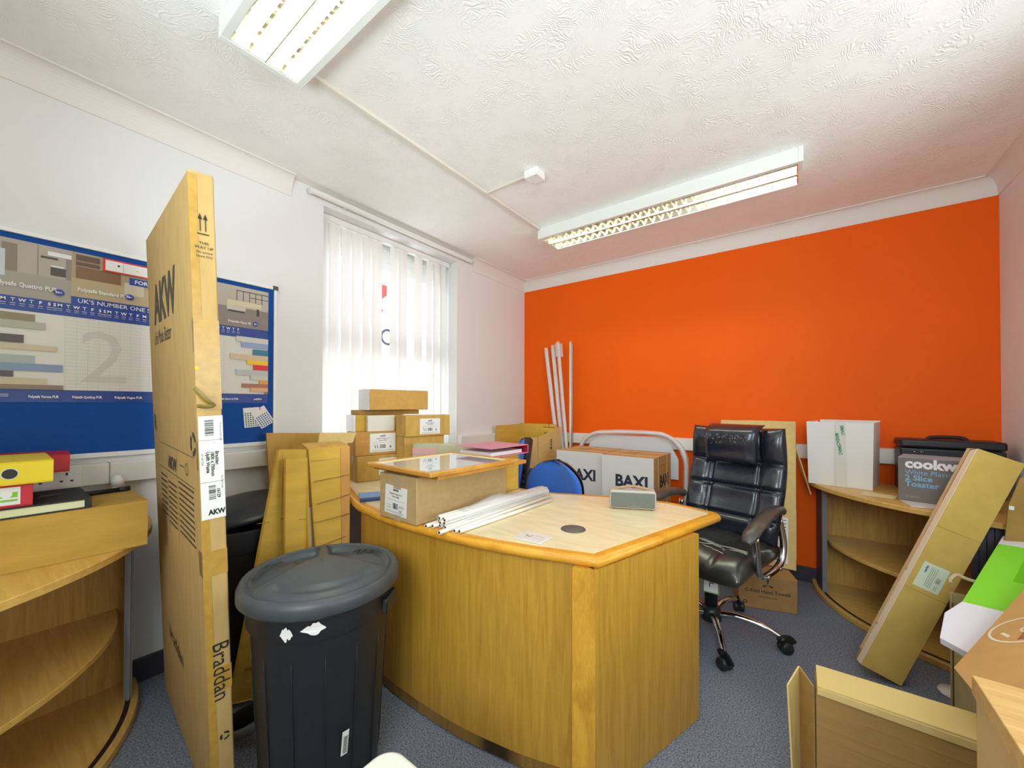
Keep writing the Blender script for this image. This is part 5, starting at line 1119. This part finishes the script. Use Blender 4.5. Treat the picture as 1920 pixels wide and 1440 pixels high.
bm = bmesh.new(); box(bm, -0.0016, 0, 0.001, dL[1]-0.001, 0.395, 0.397); box(bm, -0.0016, 0, 0.001, dL[1]-0.001, 0.68, 0.6815); obj('crease', bm, CARDD, t)
shiplabel(t, dL, 'x0', 0.118, 0.435, 0.105, 0.088, rot=PI/2*0+0.0, seed=7) if 0 else None
l = sheet(t, face(dL, 'x0') @ T(0.105, 0.415, 0.001) @ Rz(PI/2), 0.11, 0.085, mat('label_mint', 'D9E6CC', 0.4))
def fn(bm):
    text_bm(bm, 'merlyn', 0.011, T(0.098, 0.066), 'RIGHT', 0.0004, 1); lines(bm, 0.012, 0.052, 0.085, 4, 0.006, 0.0018, 0, 2); bars(bm, 0.04, 0.012, 0.024, 0.014, 12); lines(bm, 0.01, 0.02, 0.02, 2, 0.006, 0.002)
printing(l, Matrix.Identity(4), fn, [INKG, INKB])
# brown sheet standing between the cabinet and the right wall
t = board('thin brown cardboard sheet standing upright at the right end of the corner cabinet', [(2.925, -0.88, 0.50), (2.945, -0.88, 0.79), (2.975, -0.88, 0.90), (3.05, -0.88, 0.95), (3.09, -0.88, 0.90), (2.99, -0.88, 0.55)], (0, 0.006, 0), CARDD)
obj('clip', bx(2.945, 2.958, -0.886, -0.872, 0.775, 0.79), WHITE, t); obj('lower_sheet', prism([(2.925, -0.88, 0.50), (2.99, -0.88, 0.55), (3.02, -0.88, 0.0), (2.96, -0.88, 0.0)], (0, 0.006, 0)), CARDD, t)
# open carton on the floor, green packaging and logo carton on it
t = thing('open_carton', 'tall pale olive carton open at the top under the green and white packaging', 'cardboard box', (2.755, -1.045, 0))
OL = mat('cardboard_pale', 'C2B280', 0.85, noise=0.08, scale=14); bm = bmesh.new()
box(bm, 0, 0.36, -0.005, 0, 0, 0.455); box(bm, 0, 0.005, -0.50, -0.005, 0, 0.40); box(bm, 0.355, 0.36, -0.50, -0.005, 0, 0.40); box(bm, 0.005, 0.355, -0.50, -0.495, 0, 0.40); box(bm, 0.005, 0.355, -0.495, -0.005, 0, 0.005)
obj('box_body', bm, OL, t)
obj('edge_gap', bx(-0.003, 0.0, -0.02, -0.012, 0.0, 0.42), mat('gap_brown', '6A5028', 0.8), t); obj('outer_flap', bx(-0.006, -0.002, -0.012, 0.0, 0.0, 0.455), OL, t)
GP0, GP1 = Vector((2.632, -1.60, 0.452)), Vector((2.935, -0.93, 0.628)); ax = (GP1-GP0).normalized(); side_ = Vector((0.10, -0.055, 0.0)); side_ = (side_-ax*side_.dot(ax)); side_.normalize(); nrm = ax.cross(side_).normalized()
if nrm.z < 0: nrm = -nrm
P0 = Vector((2.622, -1.545, 0.472)); 
Mg = Matrix((( *[side_.x, ax.x, nrm.x], P0.x), (side_.y, ax.y, nrm.y, P0.y), (side_.z, ax.z, nrm.z, P0.z), (0, 0, 0, 1)))
t = thing('packaging_box', 'bright green and white printed packaging lying tilted on the open carton', 'packaging', M=Mg)
GL = 0.80
obj('white_part', prism([(0, 0, -0.02), (0.115, -0.045, -0.02), (0.23, -0.045, -0.02), (0.23, 0.26, -0.02), (0.0, 0.235, -0.02), (-0.02, 0.14, -0.02)], (0, 0, 0.02)), mat('gloss_white', 'E8E8F2', 0.35), t)
obj('green_part', prism([(0, 0.235, -0.02), (0.23, 0.26, -0.02), (0.23, 0.74, -0.02), (0.0, 0.72, -0.02)], (0, 0, 0.0198)), mat('bright_green', '86E03A', 0.35), t)
obj('white_end', prism([(0, 0.72, -0.02), (0.23, 0.74, -0.02), (0.23, GL, -0.02), (0.0, GL, -0.02)], (0, 0, 0.02)), MC['gloss_white'], t)
obj('leaf_panel', bx(0.075, 0.19, 0.45, 0.66, 0, 0.0008), mat('leaf_green', '6CC81A', 0.35), t)
bm = bmesh.new(); disc(bm, 0.105, 0.545, 0.013, 20, 0, 0); text_bm(bm, 'VBQ', 0.011, T(0.105, 0.541, 0.0005) @ Rz(0.6), 'CENTER', mi=1)
for i in range(6): flat(bm, 0.09, 0.175-0.01*(i % 2), 0.58+i*0.012, 0.588+i*0.012, 0, 1, T(0, 0, 0))
obj('printing', bm, [INK, mat('print_white', 'F0EEF4', 0.4)], t, T(0, 0, 0.0014))
obj('torn_tape', tube(bmesh.new(), smoothpts([(0.0, 0.385, 0.0), (-0.02, 0.37, 0.012), (-0.04, 0.375, 0.015), (-0.05, 0.35, 0.005), (-0.045, 0.335, 0.0)], 5), (0.0015, 0.006), 8), TAPEC, t)
# logo carton (flattened, lying on the pile)
A, E_, B = Vector((2.599, -1.783, 0.500)), Vector((2.601, -1.932, 0.520)), Vector((2.833, -1.388, 0.620))
n_ = (B-A).cross(E_-A).normalized(); n_ = -n_ if n_.z < 0 else n_
C_ = B+(B-A)*0.35; Dd = Vector((3.13, -1.75, 0)); 
def onp(x, y): return Vector((x, y, A.z-(n_.x*(x-A.x)+n_.y*(y-A.y))/n_.z))
t = thing('flattened_carton', 'flat brown carton with white round logo and strip of orange tape on the right pile', 'cardboard', (0, 0, 0))
LOGO = mat('cardboard_logo', 'CFA362', 0.8, noise=0.08, scale=12)
poly_ = [A, onp(C_.x, C_.y), onp(3.09, -1.22), onp(3.12, -1.95), onp(2.66, -2.14), E_]
obj('panel', prism([q-n_*0.012 for q in poly_], n_*0.012), LOGO, t)
xa = (B-A).normalized(); ya = n_.cross(xa); Ml = Matrix(((xa.x, ya.x, n_.x, A.x), (xa.y, ya.y, n_.y, A.y), (xa.z, ya.z, n_.z, A.z), (0, 0, 0, 1)))
bm = bmesh.new(); 
cpt = Ml.inverted() @ onp(2.752, -1.66)
ring(bm, cpt.x, cpt.y, 0.068, 0.075, 40); ring(bm, cpt.x, cpt.y-0.01, 0.012, 0.018, 20); poly(bm, [(cpt.x-0.045, cpt.y+0.02), (cpt.x-0.02, cpt.y+0.045), (cpt.x-0.015, cpt.y+0.038), (cpt.x-0.036, cpt.y+0.016)])
obj('round_logo', bm, mat('logo_white', 'EFE6D4', 0.6), t, Ml @ T(0, 0, 0.0008))
tp = []
for k in range(9): tp.append((cpt.x-0.055+0.004*((k*5) % 3), cpt.y-0.035+0.0055*k*0.9))
bm = bmesh.new(); L2 = 0.30; v_ = [(cpt.x-0.06, cpt.y-0.005), (cpt.x-0.052, cpt.y-0.012), (cpt.x-0.058, cpt.y-0.02), (cpt.x-0.048, cpt.y-0.028), (cpt.x-0.054, cpt.y-0.036), (cpt.x+L2, cpt.y-0.036), (cpt.x+L2, cpt.y-0.005)]
b3 = bmesh.new(); poly(b3, v_); obj('orange_tape', b3, TAPEO, t, Ml @ T(0, 0, 0.0014))
# beech unit nearest the camera on the right
t = thing('pedestal_cabinet', 'plain light beech cabinet beside the opened carton with raised flap', 'cabinet', (2.507, -2.302, 0))
BB = wood('beech_pale', 'DDB878', 'CBA060', (1.2, 16, 16), 0.4)
obj('cabinet_top', bx(0, 0.64, -0.90, 0, 0.700, 0.732), BB, t, bevel=0.0015)
obj('cabinet_body', bx(0.004, 0.63, -0.89, -0.004, 0.06, 0.700), mat('carcass_cream', 'D2B684', 0.5, noise=0.05, scale=8), t, bevel=0.0015)
obj('plinth', bx(0.02, 0.61, -0.87, -0.02, 0, 0.06), DGREY, t)
# foreground open carton
t = thing('open_carton', 'opened brown carton with raised top flap lying in front of the beech cabinet', 'cardboard box', (2.31, -1.915, 0))
obj('box_body', bx(0.0, 0.62, 0.0, 0.10, 0.0, 0.396), mat('cardboard_brown', 'A5824A', 0.85, noise=0.12, scale=10, bump=0.2, bscale=60, stretch=(0.3, 1, 2)), t, bevel=0.003)
obj('top_flap', prism([(0.003, 0.004, 0.398), (0.62, 0.004, 0.398), (0.62, 0.118, 0.404), (0.003, 0.105, 0.404)], (0, 0, 0.005)), mat('cardboard_straw', 'D9C17C', 0.85), t)
obj('front_rim', prism([(0.003, -0.004, 0.385), (0.62, -0.004, 0.378), (0.62, -0.004, 0.398), (0.003, -0.004, 0.402)], (0, 0.004, 0)), CARD2, t)
bm = bmesh.new(); box(bm, 0.003, 0.62, -0.0012, 0, 0.298, 0.3005); box(bm, 0.003, 0.62, -0.001, 0, 0.27, 0.271); box(bm, 0.1, 0.62, -0.001, 0, 0.345, 0.346); box(bm, 0.003, 0.62, -0.001, 0, 0.12, 0.1215); obj('crease', bm, CARDD, t)
obj('end_flap', prism([(0.0, 0.0, 0.0), (-0.03, 0.05, 0.0), (-0.035, 0.055, 0.415), (-0.004, 0.004, 0.40)], (-0.003, -0.003, 0)), CARDD, t)
obj('outer_flap', prism([(-0.036, 0.055, 0.10), (-0.036, 0.055, 0.415), (-0.062, -0.032, 0.398), (-0.05, -0.03, 0.1)], (-0.004, 0, 0)), MC['cardboard_straw'], t)
# white disc foot on the floor
t = thing('table_foot', 'white round disc foot on the carpet beside the open carton', 'furniture foot', (2.785, -0.93, 0))
obj('disc', lathe(bmesh.new(), [(0, 0), (0.045, 0), (0.05, 0.006), (0.046, 0.014), (0.015, 0.022), (0.012, 0.04), (0, 0.04)], seg=36), WHITE, t)
# white tub lid at the bottom edge
t = thing('storage_tub', 'white plastic storage tub with rounded lid in front of the dustbin', 'tub', (1.555, -3.06, 0))
def rrect(w_, d_, r, n=8):
    P = []
    for cx0, cy0, a0 in ((w_-r, d_-r, 0), (r, d_-r, PI/2), (r, r, PI), (w_-r, r, 1.5*PI)):
        for k in range(n+1): P.append((cx0+r*math.cos(a0+k/n*PI/2), cy0+r*math.sin(a0+k/n*PI/2)))
    return P
R_ = rrect(0.30, 0.295, 0.045)
obj('tub_body', prism([(0.01+x*0.935, 0.01+y*0.935, 0.0) for x, y in R_], (0, 0, 0.42)), mat('tub_cream', 'D8D8C8', 0.4), t, bevel=0.004)
obj('tub_lid', prism([(x, y, 0.421) for x, y in R_], (0, 0, 0.028)), mat('lid_cream', 'E6E6DA', 0.35), t, bevel=0.008, seg=4)
